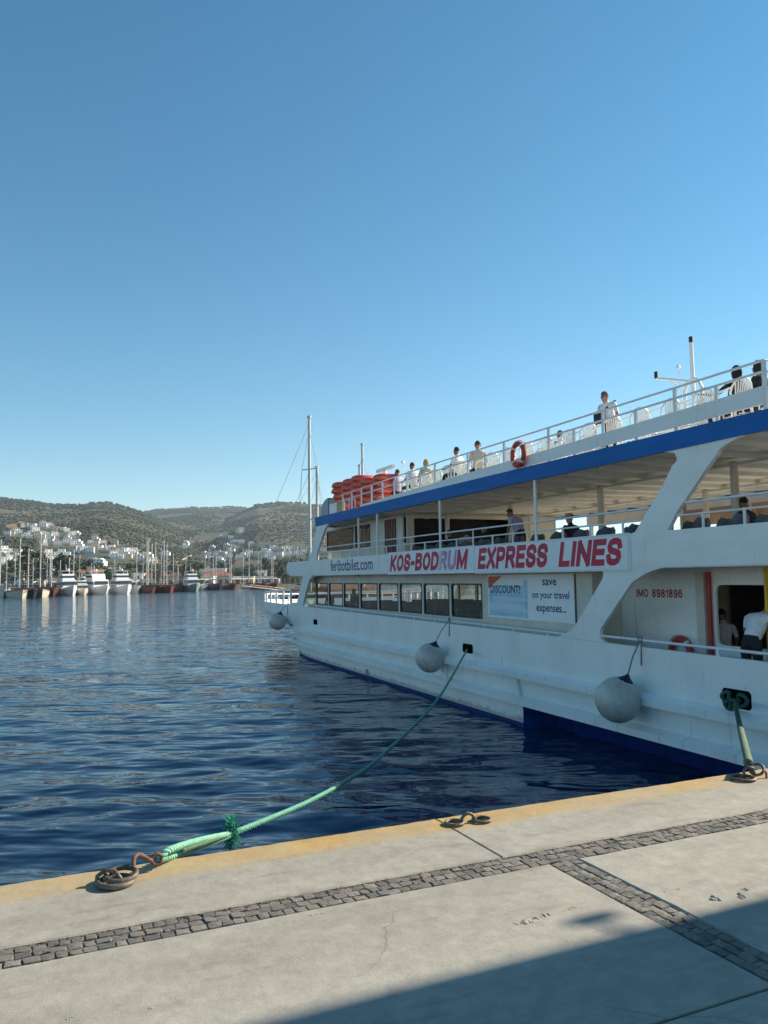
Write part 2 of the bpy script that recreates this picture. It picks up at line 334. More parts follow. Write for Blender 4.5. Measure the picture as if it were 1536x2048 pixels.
    n.links.new(prev.outputs[0], b.inputs['Normal'])
    return m
M['conc'] = concrete('quay_concrete'); M['concedge'] = concrete('quay_edge_concrete', True)
M['grout'] = mat('sand_joint', (.20, .175, .14), .95, col2=(.11, .095, .075), vscale=30, bump=.8, bscale=90)
M['gravel'] = mat('brown_gravel', (.30, .20, .14), .95, col2=(.16, .11, .08), vscale=70, bump=1., bscale=110)
STONES = [mat('cobble_stone', c, .8, col2=tuple(q * .6 for q in c), vscale=3, bump=.25, bscale=9) for c in ((.215, .195, .165), (.175, .16, .138), (.26, .238, .20), (.14, .13, .12))]
quay = MB().box(-60, 60, 0, 60, -2.5, QZ - .10).build('quay', M['conc'], None, loc=Q(0, 0, 0), rz=QPHI, kind='structure')
B1, B2, B3, CX0, CX1 = .945, 1.17, 2.885, -.855, -.635       # cobble strip, slab joint, cross strip
def slab(name, x0, x1, y0, y1, m, z1=QZ, wob=(0, 0, 0, 0), step=.05):
    # a slab with a slightly rounded rim and, where wob>0, an uneven edge (order: y0, x1, y1, x0)
    pts = []
    def side(ax, ay, bx, by, w, seed):
        L = math.hypot(bx - ax, by - ay); far = abs(ax) > 8 and abs(bx) > 8; n = 1 if (w == 0) else max(1, int(min(L, 16) / step)) if not far else 1
        nx, ny = (by - ay) / L, -(bx - ax) / L
        for i in range(n):
            t = i / n; x, y = ax + (bx - ax) * t, ay + (by - ay) * t
            d = w * (mnoise.noise((x * 3.1 + seed, y * 3.1, seed)) + .6 * mnoise.noise((x * 11 + seed, y * 11, seed))) if (w and i) else 0
            pts.append((x - nx * abs(d), y - ny * abs(d)))
    side(x0, y0, x1, y0, wob[0], 1.3); side(x1, y0, x1, y1, wob[1], 2.7); side(x1, y1, x0, y1, wob[2], 5.1); side(x0, y1, x0, y0, wob[3], 7.9)
    n = len(pts); P = np.array(pts); inw = []
    for i in range(n):
        a, b_, c = P[i - 1], P[i], P[(i + 1) % n]; e1 = (b_ - a) / (np.linalg.norm(b_ - a) + 1e-9); e2 = (c - b_) / (np.linalg.norm(c - b_) + 1e-9)
        nn = np.array([-(e1[1] + e2[1]), e1[0] + e2[0]]); nn /= (np.linalg.norm(nn) + 1e-9); inw.append(b_ + nn * .012)
    vs = [(p[0], p[1], QZ - .098) for p in P] + [(p[0], p[1], z1 - .009) for p in P] + [(p[0], p[1], z1) for p in inw]
    fs = []
    for k in (0, n):
        for i in range(n): j = (i + 1) % n; fs.append((k + i, k + j, k + n + j, k + n + i))
    fs.append(tuple(range(2 * n, 3 * n)))
    return MB().add(vs, fs).build(name, m, quay)
ej = (-60, -14, -9.6, -4.9, -.42, 3.4, 7.6, 13.1, 60)        # edge slabs, cut by thin joints
for i in range(len(ej) - 1):
    slab('edge_slab', ej[i] + .003, ej[i + 1] - .003, 0, B1, M['concedge'], QZ, (.022 if -10 < ej[i] < 8 else 0, 0, .010, 0))
slab('paving_slab', -60, CX0, B2, B3 - .012, M['conc'], QZ - .004, (.016, .012, 0, 0))
slab('paving_slab', CX1, 60, B2, B3 - .012, M['conc'], QZ - .004, (.012, 0, 0, .012))
slab('paving_slab', -60, 60, B3 + .004, 60, M['conc'], QZ - .006)
# bed of the strips
MB().box(-59, 59, B1 + .001, B2 - .001, QZ - .099, QZ - .015).box(CX0 + .001, CX1 - .001, B2 + .001, B3 - .013, QZ - .099, QZ - .015).build('joint_bed', M['grout'], quay)
g = MB(); rg = random.Random(2)
for i in range(900):                            # crumbs of gravel along the seaward side of the strip
    a = rg.uniform(-7, 4); b = B1 + .008 + abs(rg.gauss(0, .012)); r = rg.uniform(.004, .010)
    g.sphere((a, b, QZ - .012 + rg.uniform(-.004, .006)), (r * 1.3, r, r * .8), 5, 3)
g.build('gravel_edge', M['gravel'], quay, kind='stuff')
def cobble_mesh(seed):
    r = random.Random(seed); b = MB(); hx, hy = .5, .5; vs = []; jit = {k_: (r.uniform(-.07, .07), r.uniform(-.07, .07)) for k_ in ((-1, -1), (0, -1.02), (1, -1), (1.02, 0), (1, 1), (0, 1.02), (-1, 1), (-1.02, 0))}
    for (z, k) in ((-.05, 1.), (-.003, 1.), (.0, .965)):
        for (sx, sy) in ((-1, -1), (0, -1.02), (1, -1), (1.02, 0), (1, 1), (0, 1.02), (-1, 1), (-1.02, 0)):
            vs.append((sx * hx * k + jit[(sx, sy)][0], sy * hy * k + jit[(sx, sy)][1], z + (r.uniform(-.003, .002) if z == 0 else 0)))
    vs.append((r.uniform(-.1, .1), r.uniform(-.1, .1), .002 + r.uniform(-.002, .002)))
    fs = []
    for l in (0, 8):
        for i in range(8): fs.append((l + i, l + (i + 1) % 8, l + 8 + (i + 1) % 8, l + 8 + i))
    fs += [(16 + i, 16 + (i + 1) % 8, 24) for i in range(8)]
    me = bpy.data.meshes.new('cobble'); me.from_pydata(vs, [], fs); return me
CM = []
for i in range(12):
    me = cobble_mesh(i); me.materials.append(STONES[(0, 1, 0, 2, 1, 3)[i % 6]]); CM.append(me)
rest = MB(); rg = random.Random(5); COB = []
def cobble(a, b, la, lb, rot): COB.append((a, b, la, lb, rot))
for k in range(3):
    y0 = B1 + .006 + k * (B2 - B1 - .008) / 3; y1 = B1 + .006 + (k + 1) * (B2 - B1 - .008) / 3; a = -12.
    while a < 8:
        L = rg.uniform(.056, .088); cobble(a + L / 2, (y0 + y1) / 2 + rg.uniform(-.004, .004), L - .007, (y1 - y0) - .006 + rg.uniform(-.006, .002), rg.uniform(-.07, .07)); a += L
    x0 = CX0 + .004 + k * (CX1 - CX0 - .008) / 3; x1 = CX0 + .004 + (k + 1) * (CX1 - CX0 - .008) / 3; b = B2 + .004
    while b < B3 - .08:
        L = rg.uniform(.058, .09); cobble((x0 + x1) / 2 + rg.uniform(-.004, .004), b + L / 2, L - .007, (x1 - x0) - .006 + rg.uniform(-.006, .002), math.pi / 2 + rg.uniform(-.07, .07)); b += L
ca_, cb_ = toq((0, 0, 0)); COB.sort(key=lambda c: (0 if -3.3 < c[0] < 2.9 else 1, math.hypot(c[0] - ca_, c[1] - cb_)))
for i, (a, b, la, lb, rot) in enumerate(COB):
    z = QZ - .006 + rg.uniform(-.005, .002); me = rg.choice(CM)
    if i < 298:
        o = bpy.data.objects.new('cobble', me); COL.objects.link(o); o.parent = quay
        o.location = (a, b, z); o.rotation_euler = (rg.uniform(-.06, .06), rg.uniform(-.06, .06), rot + rg.choice((0, math.pi))); o.scale = (la, lb, 1)
    else:
        c, s_ = math.cos(rot), math.sin(rot)
        rest.add([(a + v.co.x * la * c - v.co.y * lb * s_, b + v.co.x * la * s_ + v.co.y * lb * c, z + v.co.z) for v in me.vertices], [tuple(p.vertices) for p in me.polygons], i % 4)
rest.build('cobbles', STONES, quay, kind='stuff')
def lump(px, py, w, d, h, seed):                # spilled mortar stuck on the paving
    a, b = toq(on_z(px, py, QZ)); r = random.Random(seed); bb = MB()
    for i in range(7):
        rr = r.uniform(.25, .5)
        bb.sphere((a + r.uniform(-.5, .5) * w, b + r.uniform(-.5, .5) * d, QZ - .006), (rr * w * .6, rr * d * .9, h * r.uniform(.4, .75)), 9, 6,
                  fn=lambda p: (p[0] + .005 * mnoise.noise((p[0] * 40, p[1] * 40, 1)), p[1] + .005 * mnoise.noise((p[0] * 40, p[1] * 40, 5)), p[2] + .003 * mnoise.noise((p[0] * 60, p[1] * 60, 9))))
    bb.build('mortar_lump', M['conc'], quay, smooth=60)
for i, a in enumerate(((1062, 1838, .10, .05, .016), (1088, 1829, .06, .04, .012), (1040, 1846, .05, .03, .010), (1428, 1797, .05, .05, .018), (1480, 1791, .045, .06, .016), (1492, 1778, .03, .03, .010), (1357, 1777, .03, .025, .008),
                       (1145, 1815, .04, .02, .008), (780, 1786, .05, .015, .006), (632, 1828, .09, .02, .008), (300, 2015, .02, .015, .006), (140, 2035, .025, .015, .008), (1330, 1782, .02, .02, .006))): lump(*a, i)

# ------------------------------------------------------------------ harbour building whose corner shades the quay (off to the right)
def harbour_building():
    o = empty('harbour_building', Q(-9.4, 2.17, QZ), QPHI)
    tag(o, 'plain rendered harbour building standing on the quay, throwing its shadow over the paving', 'building')
    ww = mat('building_render', (.55, .50, .42), .85, var=.15, vscale=1.5, bump=.3)
    MB().box(-14, 0, 0, 9, -.01, 9.6).build('wall', ww, o)
    MB().box(-14.2, -.06, .06, 9.2, 9.6, 9.9).build('roof', mat('roof_tile', (.32, .12, .07), .8, var=.2), o)
    fr = mat('window_frame_paint', (.5, .5, .48), .5); gm = mat('dark_pane', (.03, .04, .05), .1)
    for fl in (1.0, 4.2, 7.2):
        for i in range(4):
            w = MB().box(-2.9 - i * 3.3, -1.5 - i * 3.3, -.004, .0, fl, fl + 1.5).build('window', fr, o)
            MB().box(-2.8 - i * 3.3, -1.6 - i * 3.3, -.008, -.005, fl + .1, fl + 1.4).build('pane', gm, w)
    b = MB().tube([(-.3, .0, 5.15), (-.3, -.22, 5.2)], .02, 6)  # unseen bracket, added to cast the thin shadow streak on the paving
    b.box(-.36, -.24, -.26, -.16, 5.12, 5.24).build('shadow_bracket', M['steel'], o)
harbour_building()

# ------------------------------------------------------------------ ferry (local x = t towards the bow, y = out to port, z up)
BEAM = 8.6
ferry = empty('ferry', P0, FPHI)
tag(ferry, 'white two-deck passenger ferry with blue roof edge moored stern to the quay', 'ferry')
def mirror(pts): return [(x, -BEAM - y, z) for x, y, z in pts]
def bulw(t): return 2.30 + .0055 * max(0, t + .5)
LV = [(-.8, 34, 3.2), (0, 35, 3.5), (.6, 35.5, 3.8), (.75, 35.6, 3.9), (1.3, 36, 4.2), (1.42, 36.1, 4.4), (1.85, 38.3, 13), (1.95, 38.5, 15), (2.45, 38.6, 15)]
def hy(t, z):                                   # y of the port shell
    for i in range(len(LV) - 1):
        if z <= LV[i + 1][0] + 1e-9:
            k = max(0, (z - LV[i][0]) / (LV[i + 1][0] - LV[i][0])); st = LV[i][1] + k * (LV[i + 1][1] - LV[i][1]); p = LV[i][2] + k * (LV[i + 1][2] - LV[i][2]); break
    else: st, p = LV[-1][1:]
    if t <= 22: return 0.0
    s = min(1, (t - 22) / (st - 22)); return -BEAM / 2 * s ** p
def stem(z):
    zs = [l[0] for l in LV]; return float(np.interp(z, zs, [l[1] for l in LV]))
SS = [-3.2, -1, 1.5, 4, 7.3, 10, 13, 16, 19, 22]; SB = [i / 26 for i in range(1, 27)]
def tpt(u, z): return u if u <= 22 else u
def shell_row(z, top=False, y0=0.0):
    r = [(t, y0 + hy(t, z), z if not top else bulw(t)) for t in SS]
    for s in SB:
        s2 = 1 - (1 - s) ** 1.5
        t = 22 + (stem(z) - 22) * s2; r.append((t, hy(t, z), z if not top else bulw(t)))
    return r
hb = MB()
rowsz = [.62, .75, 1.0, 1.3, 1.42, 1.65, 1.85, 1.95, 2.2]
H = [shell_row(z) for z in rowsz] + [shell_row(2.44, True)]
hb.grid(H); hb.grid([mirror(r) for r in H], flip=True)
# white lower shell, forward of the sponson
def cut(r, t0): return [p for p in r if p[0] >= t0 - 1e-6]
L = [cut(shell_row(z), 7.3) for z in (.11, .35, .62)]
hb.grid(L); hb.grid([mirror(r) for r in L], flip=True)
# transom and underside of the sponson
hb.add([(-3.2, 0, .62), (-3.2, -BEAM, .62), (-3.2, -BEAM, 2.28), (-3.2, 0, 2.28)], [(0, 1, 2, 3)])
hb.add([(-3.2, 0, .62), (7.3, 0, .62), (7.3, -.62, .40), (-3.2, -.62, .40)], [(0, 1, 2, 3)])
# thickness of the bulwark cap
tr = shell_row(2.44, True); inn = [(x, y - .10, z) for x, y, z in tr[:-4]]
hb.grid([tr[:-4], inn]); hb.grid([mirror(tr[:-4]), mirror(inn)], flip=True)
inb = [(x, y, 1.5) for x, y, z in inn]; hb.grid([inn, inb]); hb.grid([mirror(inn), mirror(inb)], flip=True)
hull = hb.build('hull', M['hullwhite'], ferry, smooth=35)
bb = MB(); L = [cut(shell_row(z), 7.3) for z in (-.8, 0, .11)]
bb.grid(L); bb.grid([mirror(r) for r in L], flip=True)
ub = [[(t, -.62 - .35 * max(0, (.4 - z)) , z) for t in (-3.1, 0, 3, 7.05 - .25 * (.4 - z))] for z in (-.8, -.2, .405)]
bb.grid(ub); bb.grid([mirror(r) for r in ub], flip=True)
bb.add([(7.30, -.004, -.8), (7.30, -.004, .62), (7.02, -.63, .41), (6.8, -.9, -.8)], [(0, 1, 2, 3)])
bb.add([(-3.1, -1, -.8), (-3.1, -BEAM + 1, -.8), (-3.1, -BEAM + .62, .40), (-3.1, -.62, .40)], [(0, 1, 2, 3)])
bb.build('hull_bottom', M['antifoul'], ferry, smooth=35)
def strake(z, h, d, tend):
    rr = [p for p in shell_row(z) if p[0] <= tend]; b = MB()
    for side in (0, 1):
        pr = []
        for (dy, dz) in ((-.02, h * .75), (d, h * .30), (d, -h * .45), (-.02, -h * .7)):
            r = [(x, y + dy, zz + dz) for x, y, zz in rr]; pr.append(mirror(r) if side else r)
        b.grid(pr, flip=not side)
        for e in (0, -1): b.add([q[e] for q in pr], [(0, 1, 2, 3)])
    return b
strake(1.30, .19, .20, 31.5).build('rubbing_strake', M['hullwhite'], ferry, smooth=30)
strake(.66, .19, .20, 31.).build('rubbing_strake', M['hullwhite'], ferry, smooth=30)
MB().tube([(7.53, .05, 1.2), (7.38, .05, .74)], .085, 10).build('strake_bracket', M['hullwhite'], ferry, smooth=40)
MB().tube([(11.6, .05, 1.2), (11.5, .05, .74)], .085, 10).build('strake_bracket', M['hullwhite'], ferry, smooth=40)
# decks
def plan(t0, y1=-.12, z=1.5, n=0):
    return [(t0, y1, z), (28, y1, z), (33, y1 - .3, z), (36.6, -1.4, z), (37.5, -2.8, z), (37.7, -BEAM / 2, z), (37.5, -BEAM + 2.8, z), (36.6, -BEAM + 1.4, z), (33, -BEAM + .3 - y1, z), (28, -BEAM - y1, z), (t0, -BEAM - y1, z)]
MB().prism(plan(-3.1), (0, 0, -.06)).build('main_deck', M['deck'], ferry)
updeck = [(-2.2, -.04, 3.88), (28.6, -.04, 3.88), (29.4, -.5, 3.88), (29.8, -1.6, 3.88), (30, -BEAM / 2, 3.88), (29.8, -BEAM + 1.6, 3.88), (29.4, -BEAM + .5, 3.88), (28.6, -BEAM + .04, 3.88), (-2.2, -BEAM + .04, 3.88)]
MB().prism(updeck, (0, 0, .08)).build('upper_deck', [M['ceil']], ferry)
TH = .07
def arc(p, c, q, n=6):                          # quadratic corner
    return [((1 - k) ** 2 * p[0] + 2 * k * (1 - k) * c[0] + k * k * q[0], (1 - k) ** 2 * p[1] + 2 * k * (1 - k) * c[1] + k * k * q[1]) for k in [i / n for i in range(n + 1)]]
def px_line_bulw(t):                            # photo row of the bulwark cap is built from z, so plates use t,z directly
    return bulw(t)
def plate_tz(name, tz, m=None, y=0., th=TH, far=True):
    if far: MB().prism([(t, -BEAM - y, z) for t, z in tz], (0, th, 0)).build(name, m or M['white'], ferry)
    return MB().prism([(t, y, z) for t, z in tz], (0, -th, 0)).build(name, m or M['white'], ferry)
sp = lambda *p: ship(*p)
SB0, ST0 = 3.90, 4.60                           # sign band
# slanted frame between the two lower openings
fwd_edge = [sp(1196.5, 1172.5), sp(1154, 1245), sp(1135, 1262)]
aft_edge = [sp(1263.4, 1165), sp(1200.5, 1258)]
pl = arc((4.15, SB0), (3.72, 3.88), fwd_edge[0], 6)[1:] + [fwd_edge[1]] + arc(fwd_edge[1], (fwd_edge[2][0] - .1, fwd_edge[2][1] - .06), (5.75, bulw(5.7) + .004), 5)[1:]
pl = [(4.15, SB0)] + pl + [(3.9, bulw(3.9) + .004)] + arc((3.9, bulw(3.9) + .004), (4.22, 2.36), aft_edge[1], 5)[1:] + arc(aft_edge[0], (2.5, 3.86), (2.0, SB0), 7)
plate_tz('frame_panel', pl, th=.09)
# forward slanted member, lower and upper
plate_tz('frame_panel', [sp(606, 1147.5)[:1] + (SB0,), (sp(632, 1147)[0], SB0), sp(624, 1150), sp(618, 1160), sp(606, 1206), (sp(606, 1208)[0], bulw(26.8) + .004), (29.6, bulw(29.6) + .004), (28.6, 2.58), sp(594, 1205)], th=.09)
plate_tz('frame_panel', [(sp(618, 1119)[0], ST0), sp(621, 1113), sp(627, 1078), sp(635, 1051), (24.45, 6.13), (sp(657, 1046)[0], 6.13), sp(650, 1057), sp(635, 1101), (sp(632, 1116)[0], ST0)], th=.09)
# wide slanted member of the upper deck
plate_tz('frame_panel', [(1.95, 6.12)] + arc((1.66, 6.06), (1.50, 5.9), sp(1345, 930), 5) + [sp(1327, 968), sp(1270, 1064), (2.97, ST0), (1.93, ST0), sp(1352.6, 1024.5), sp(1406.6, 945)] + arc(sp(1433, 908), (.55, 6.02), (-.05, 6.12), 6), th=.09)
# sign band and aft bulwark of the upper deck
band = [(-2.2, SB0), (28.9, SB0)] + arc((29.6, 3.98), (29.95, 4.3), (29.75, 4.5), 4) + arc((29.75, 4.5), (29.5, ST0 + .01), (28.9, ST0), 4) + [(-2.2, ST0)]
plate_tz('upper_bulwark', band, th=.08)
cb = MB(); f0 = [(29.62, -.08), (29.9, -1.2), (30.05, -2.6), (30.1, -BEAM / 2), (30.05, -BEAM + 2.6), (29.9, -BEAM + 1.2), (29.62, -BEAM + .08)]
cb.grid([[(x, y, 3.97) for x, y in f0], [(x, y, ST0) for x, y in f0]]); cb.grid([[(x - .08, y, 3.97) for x, y in f0], [(x - .08, y, ST0) for x, y in f0]], flip=True); cb.grid([[(x, y, ST0) for x, y in f0], [(x - .08, y, ST0) for x, y in f0]], flip=True)
cb.build('front_bulwark', M['white'], ferry, smooth=40)
# sign panels with their lettering
def text_mesh(body, name, m, parent, width, height, depth=.004, shear=0., bold=0., loc=(0, 0, 0), spacing=1.0):
    cu = bpy.data.curves.new(name, 'FONT'); cu.body = body; cu.size = 1; cu.extrude = 0; cu.shear = shear; cu.offset = bold; cu.space_character = spacing; cu.align_x = 'LEFT'; cu.resolution_u = 3
    o = bpy.data.objects.new(name, cu); COL.objects.link(o); bpy.context.view_layer.update()
    me = bpy.data.meshes.new_from_object(o.evaluated_get(bpy.context.evaluated_depsgraph_get())); bpy.data.objects.remove(o); bpy.data.curves.remove(cu)
    c = np.array([v.co[:] for v in me.vertices]); lo, hi = c.min(0), c.max(0)
    # local x of the lettering runs aft (reading direction seen from port), y is up
    for v in me.vertices:
        u = (v.co.x - lo[0]) / (hi[0] - lo[0]) * width; w = (v.co.y - lo[1]) / (hi[1] - lo[1]) * height
        v.co = (loc[0] - u, loc[1], loc[2] + w)
    me.materials.clear(); me.materials.append(m); me.update(); ob = bpy.data.objects.new(name, me); COL.objects.link(ob); ob.parent = parent
    return ob
GL = {'K': (.78, [[(0, 0), (0, 1)], [(.78, 1), (.06, .40)], [(.22, .52), (.78, 0)]]), 'O': (.86, 'o'), 'S': (.74, [[(.72, .78), (.66, .93), (.50, 1), (.24, 1), (.06, .92), (.0, .76), (.06, .61), (.24, .54), (.50, .48), (.68, .40), (.74, .25), (.68, .09), (.50, 0), (.24, 0), (.06, .08), (0, .24)]]),
      '-': (.34, [[(0, .42), (.34, .42)]]), 'B': (.76, [[(0, 0), (0, 1), (.46, 1), (.66, .94), (.70, .77), (.62, .60), (.44, .53), (.0, .53)], [(.40, .53), (.66, .46), (.76, .27), (.68, .07), (.46, 0), (0, 0)]]), 'D': (.80, [[(0, 0), (0, 1), (.40, 1), (.66, .90), (.80, .64), (.80, .36), (.66, .10), (.40, 0), (0, 0)]]),
      'R': (.78, [[(0, 0), (0, 1), (.50, 1), (.70, .93), (.74, .74), (.68, .56), (.48, .48), (0, .48)], [(.42, .48), (.78, 0)]]), 'U': (.80, [[(0, 1), (0, .26), (.10, .07), (.28, 0), (.52, 0), (.70, .07), (.80, .26), (.80, 1)]]), 'M': (1.0, [[(0, 0), (0, 1)], [(1., 0), (1., 1)], [(.04, 1), (.5, .12), (.96, 1)]]),
      'E': (.68, [[(.68, 0), (0, 0), (0, 1), (.68, 1)], [(0, .52), (.60, .52)]]), 'X': (.80, [[(0, 0), (.80, 1)], [(0, 1), (.80, 0)]]), 'P': (.72, [[(0, 0), (0, 1), (.48, 1), (.68, .92), (.72, .72), (.66, .52), (.46, .44), (0, .44)]]), 'L': (.62, [[(0, 1), (0, 0), (.62, 0)]]),
      'I': (.02, [[(0, 0), (0, 1)]]), 'N': (.80, [[(0, 0), (0, 1)], [(.80, 0), (.80, 1)], [(.02, 1), (.78, 0)]]), ' ': (.34, []), '1': (.30, [[(.0, .76), (.26, 1), (.26, 0)]]),
      '8': (.66, [[(.33, .54), (.12, .60), (.04, .77), (.12, .94), (.33, 1), (.54, .94), (.62, .77), (.54, .60), (.33, .54), (.10, .46), (0, .26), (.10, .07), (.33, 0), (.56, .07), (.66, .26), (.56, .46), (.33, .54)]]), '9': (.66, [[(.06, .12), (.20, 0), (.44, 0), (.60, .16), (.66, .48), (.66, .70), (.58, .92), (.34, 1), (.10, .93), (0, .70), (.10, .46), (.32, .40), (.54, .46), (.66, .62)]])}
GL['6'] = (.66, [[(.66 - x, 1 - y) for x, y in GL['9'][1][0]]])
def stroke_text(body, name, mats, parent, width, height, loc, th=.2, gap=.24, shear=0., fade=()):
    # heavy sign lettering drawn stroke by stroke; reads aft, seen from port
    pen = 0.; strokes = []
    for ci, ch in enumerate(body):
        w_, ls = GL[ch]
        if ls == 'o': ls = [[(w_ / 2 + w_ / 2 * math.cos(a), .5 + .5 * math.sin(a)) for a in [2 * math.pi * i / 20 + .3 for i in range(21)]]]
        for k, l in enumerate(ls): strokes.append(([(pen + x, y) for x, y in l], k, ci in fade))
        pen += w_ + th + gap - .10
    tot = pen - gap + .10; sx, sz = width / tot, height / (1 + th); b = MB()
    for (l, k, fd) in strokes:
        closed = abs(l[0][0] - l[-1][0]) < 1e-6 and abs(l[0][1] - l[-1][1]) < 1e-6
        P = [Vector(p) for p in (l[:-1] if closed else l)]; n = len(P); lo_, hi_ = [], []
        for i in range(n):
            a = P[i - 1] if (closed or i) else None; c = P[(i + 1) % n] if (closed or i < n - 1) else None
            d1 = (P[i] - a).normalized() if a is not None else (c - P[i]).normalized(); d2 = (c - P[i]).normalized() if c is not None else d1
            m_ = (d1 + d2); m_ = m_.normalized() if m_.length > 1e-6 else d1; nn = Vector((-m_.y, m_.x)); k_ = th / 2 / max(.55, abs(nn.dot(Vector((-d1.y, d1.x)))))
            ex = d1 * 0
            if not closed and i == 0: ex = -d2 * th / 2
            if not closed and i == n - 1: ex = d1 * th / 2
            lo_.append(P[i] + ex - nn * k_); hi_.append(P[i] + ex + nn * k_)
        if closed: lo_.append(lo_[0]); hi_.append(hi_[0])
        f = lambda p: (loc[0] - (p.x + th / 2 + shear * p.y) * sx, loc[1] + .0006 * k, loc[2] + (p.y + th / 2) * sz)
        b.grid([[f(p) for p in lo_], [f(p) for p in hi_]], 1 if fd else 0)
    return b.build(name, mats, parent)
pan = MB().box(9.62, 15.95, .003, .028, 3.895, 4.61).build('sign_panel', M['signwhite'], ferry)
pan2 = MB().box(3.06, 9.60, .003, .028, 3.88, 4.585).build('sign_panel', M['signwhite'], ferry)
fr = MB()
for (a, b_, z0, z1) in ((9.60, 15.97, 3.885, 4.62), (3.02, 9.585, 3.865, 4.60)):
    fr.box(a, b_, .004, .036, z1 - .01, z1 + .02).box(a, b_, .004, .036, z0 - .02, z0 + .01).box(a - .02, a + .012, .004, .036, z0 + .01, z1 - .01).box(b_ - .012, b_ + .02, .004, .036, z0 + .01, z1 - .01)
fr.build('sign_frame', M['railwhite'], ferry)
TW, TZ0, THT = 15.80, 4.01, .535
stroke_text('KOS-BODRUM', 'lettering', [M['signred'], M['signfade']], pan, 5.72, THT + .04, (TW, .0305, TZ0 - .035), .32, .20, .22, (7, 8))
MB().prism([(11.96, .0335, 4.0), (11.80, .0335, 4.55), (11.60, .0335, 4.55), (11.80, .0335, 4.0)], (0, .001, 0)).build('sign_patch', mat('sign_patch_pale', (.66, .62, .70), .5, var=.1), pan)
stroke_text('EXPRESS', 'lettering', M['signred'], pan2, 3.40, THT + .04, (9.42, .0305, TZ0 - .045), .32, .20, .22)
stroke_text('LINES', 'lettering', M['signred'], pan2, 2.22, THT + .04, (5.53, .0305, TZ0 - .05), .32, .20, .22)
pan3 = MB().box(16.9, 22.75, .003, .014, 3.99, 4.60).build('sign_panel', M['white'], ferry)
text_mesh('feribotbilet.com', 'lettering', M['signblue'], pan3, 5.0, .47, bold=.012, loc=(22.5, .0165, 4.06))
for t in (8.1, 12.0, 15.4, 19.): MB().box(t, t + .55, -.02, .02, 3.84, 3.878).build('scupper', M['black'], ferry)
# lower cabin: wall set back behind the side, with its windows
WY = -.5; WB, WT = 2.54, 3.56
edges = [10.16 + 2.03 * k for k in range(8)] + [26.3]
def both(b, x0, x1, z0, z1, y0=WY, th=.06):
    b.box(x0, x1, y0 - th, y0, z0, z1); b.box(x0, x1, -BEAM - y0, -BEAM - y0 + th, z0, z1); return b
w = MB(); both(w, 5.0, 27.6, 1.5, WB); both(w, 5.0, 27.2, WT, 3.878); both(w, 5.0, edges[0], WB, WT)
for e in edges[1:]: both(w, e - .085, e + .085, WB, WT)
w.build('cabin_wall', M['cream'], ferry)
for i in range(len(edges) - 1):
    for s in (0, 1):
        y = WY if not s else -BEAM - WY; x0 = edges[i] + (.085 if i else .0); x1 = edges[i + 1] - .085; o_ = 1 if not s else -1; b = MB()
        g_ = .045; a0, a1 = sorted((y + o_ * .012, y - o_ * .05))
        b.box(x0, x1, a0, a1, WB, WB + g_).box(x0, x1, a0, a1, WT - g_, WT).box(x0, x0 + g_, a0, a1, WB + g_, WT - g_).box(x1 - g_, x1, a0, a1, WB + g_, WT - g_)
        for (cx, sx) in ((x0 + g_, 1), (x1 - g_, -1)):
            for (cz, sz) in ((WB + g_, 1), (WT - g_, -1)):
                b.prism([(cx, a0, cz), (cx + sx * .09, a0, cz), (cx + sx * .03, a0, cz + sz * .03), (cx, a0, cz + sz * .09)], (0, a1 - a0, 0))
        win = b.build('window', M['black'], ferry)
        yp = y - o_ * .02; MB().add([(x0 + g_, yp, WB + g_), (x1 - g_, yp, WB + g_), (x1 - g_, yp, WT - g_), (x0 + g_, yp, WT - g_)], [(0, 1, 2, 3)]).build('pane', M['glass'], win)
MB().prism([(26.36, -.44, 2.5), (28.3, -.44, 2.5), (27.2, -.44, 3.8), (26.36, -.44, 3.8)], (0, -.05, 0)).build('pane', M['glass'], ferry)
MB().box(4.99, 5.05, -BEAM + .57, -.57, 1.5, 3.878).build('cabin_bulkhead', M['cream'], ferry)
bk = MB()
for k in range(9):                               # fixed rows of seats in the saloon
    for y0 in (-1.2, -4.6): bk.box(11.5 + k * 1.6, 11.62 + k * 1.6, y0 - 2.4, y0, 2.0, 2.72); bk.box(11.6 + k * 1.6, 12.1 + k * 1.6, y0 - 2.4, y0, 1.9, 2.0)
bk.build('saloon_seats', M['seatblue'], ferry)
# posters on the cabin wall
def board(x0, x1, z0, z1, m, y, th=.012, name='notice_board'): return MB().box(x1, x0, y, y + th, z0, z1).build(name, m, ferry)
nb = board(9.80, 5.66, 2.62, 3.80, M['signwhite'], WY + .003)
MB().box(5.62, 5.66, WY + .003, WY + .03, 2.64, 3.80).build('board_edge', M['steel'], nb)
ps = MB().box(7.95, 9.72, WY + .017, WY + .021, 2.68, 3.50).build('poster', M['poster'], nb)
MB().box(7.72, 7.90, WY + .017, WY + .021, 2.66, 3.66).build('poster_strip', M['poster'], nb)
MB().prism([(9.75, WY + .0225, 3.76), (9.0, WY + .0225, 3.76), (9.62, WY + .0225, 3.48), (9.75, WY + .0225, 3.42)], (0, .001, 0)).build('poster_corner', M['posterred'], nb)
MB().box(7.98, 9.7, WY + .0218, WY + .0222, 2.86, 3.02).box(7.98, 9.5, WY + .0218, WY + .0222, 3.14, 3.20).build('poster_band', M['posterpale'], nb)
text_mesh('DISCOUNT!', 'lettering', M['signblue'], nb, 1.55, .22, bold=.02, loc=(9.62, WY + .024, 3.30))
text_mesh('save', 'lettering', M['signblue'], nb, .62, .15, bold=.02, loc=(7.02, WY + .0165, 3.52))
text_mesh('on your travel', 'lettering', M['signblue'], nb, 1.62, .24, bold=.02, loc=(7.50, WY + .0165, 3.14))
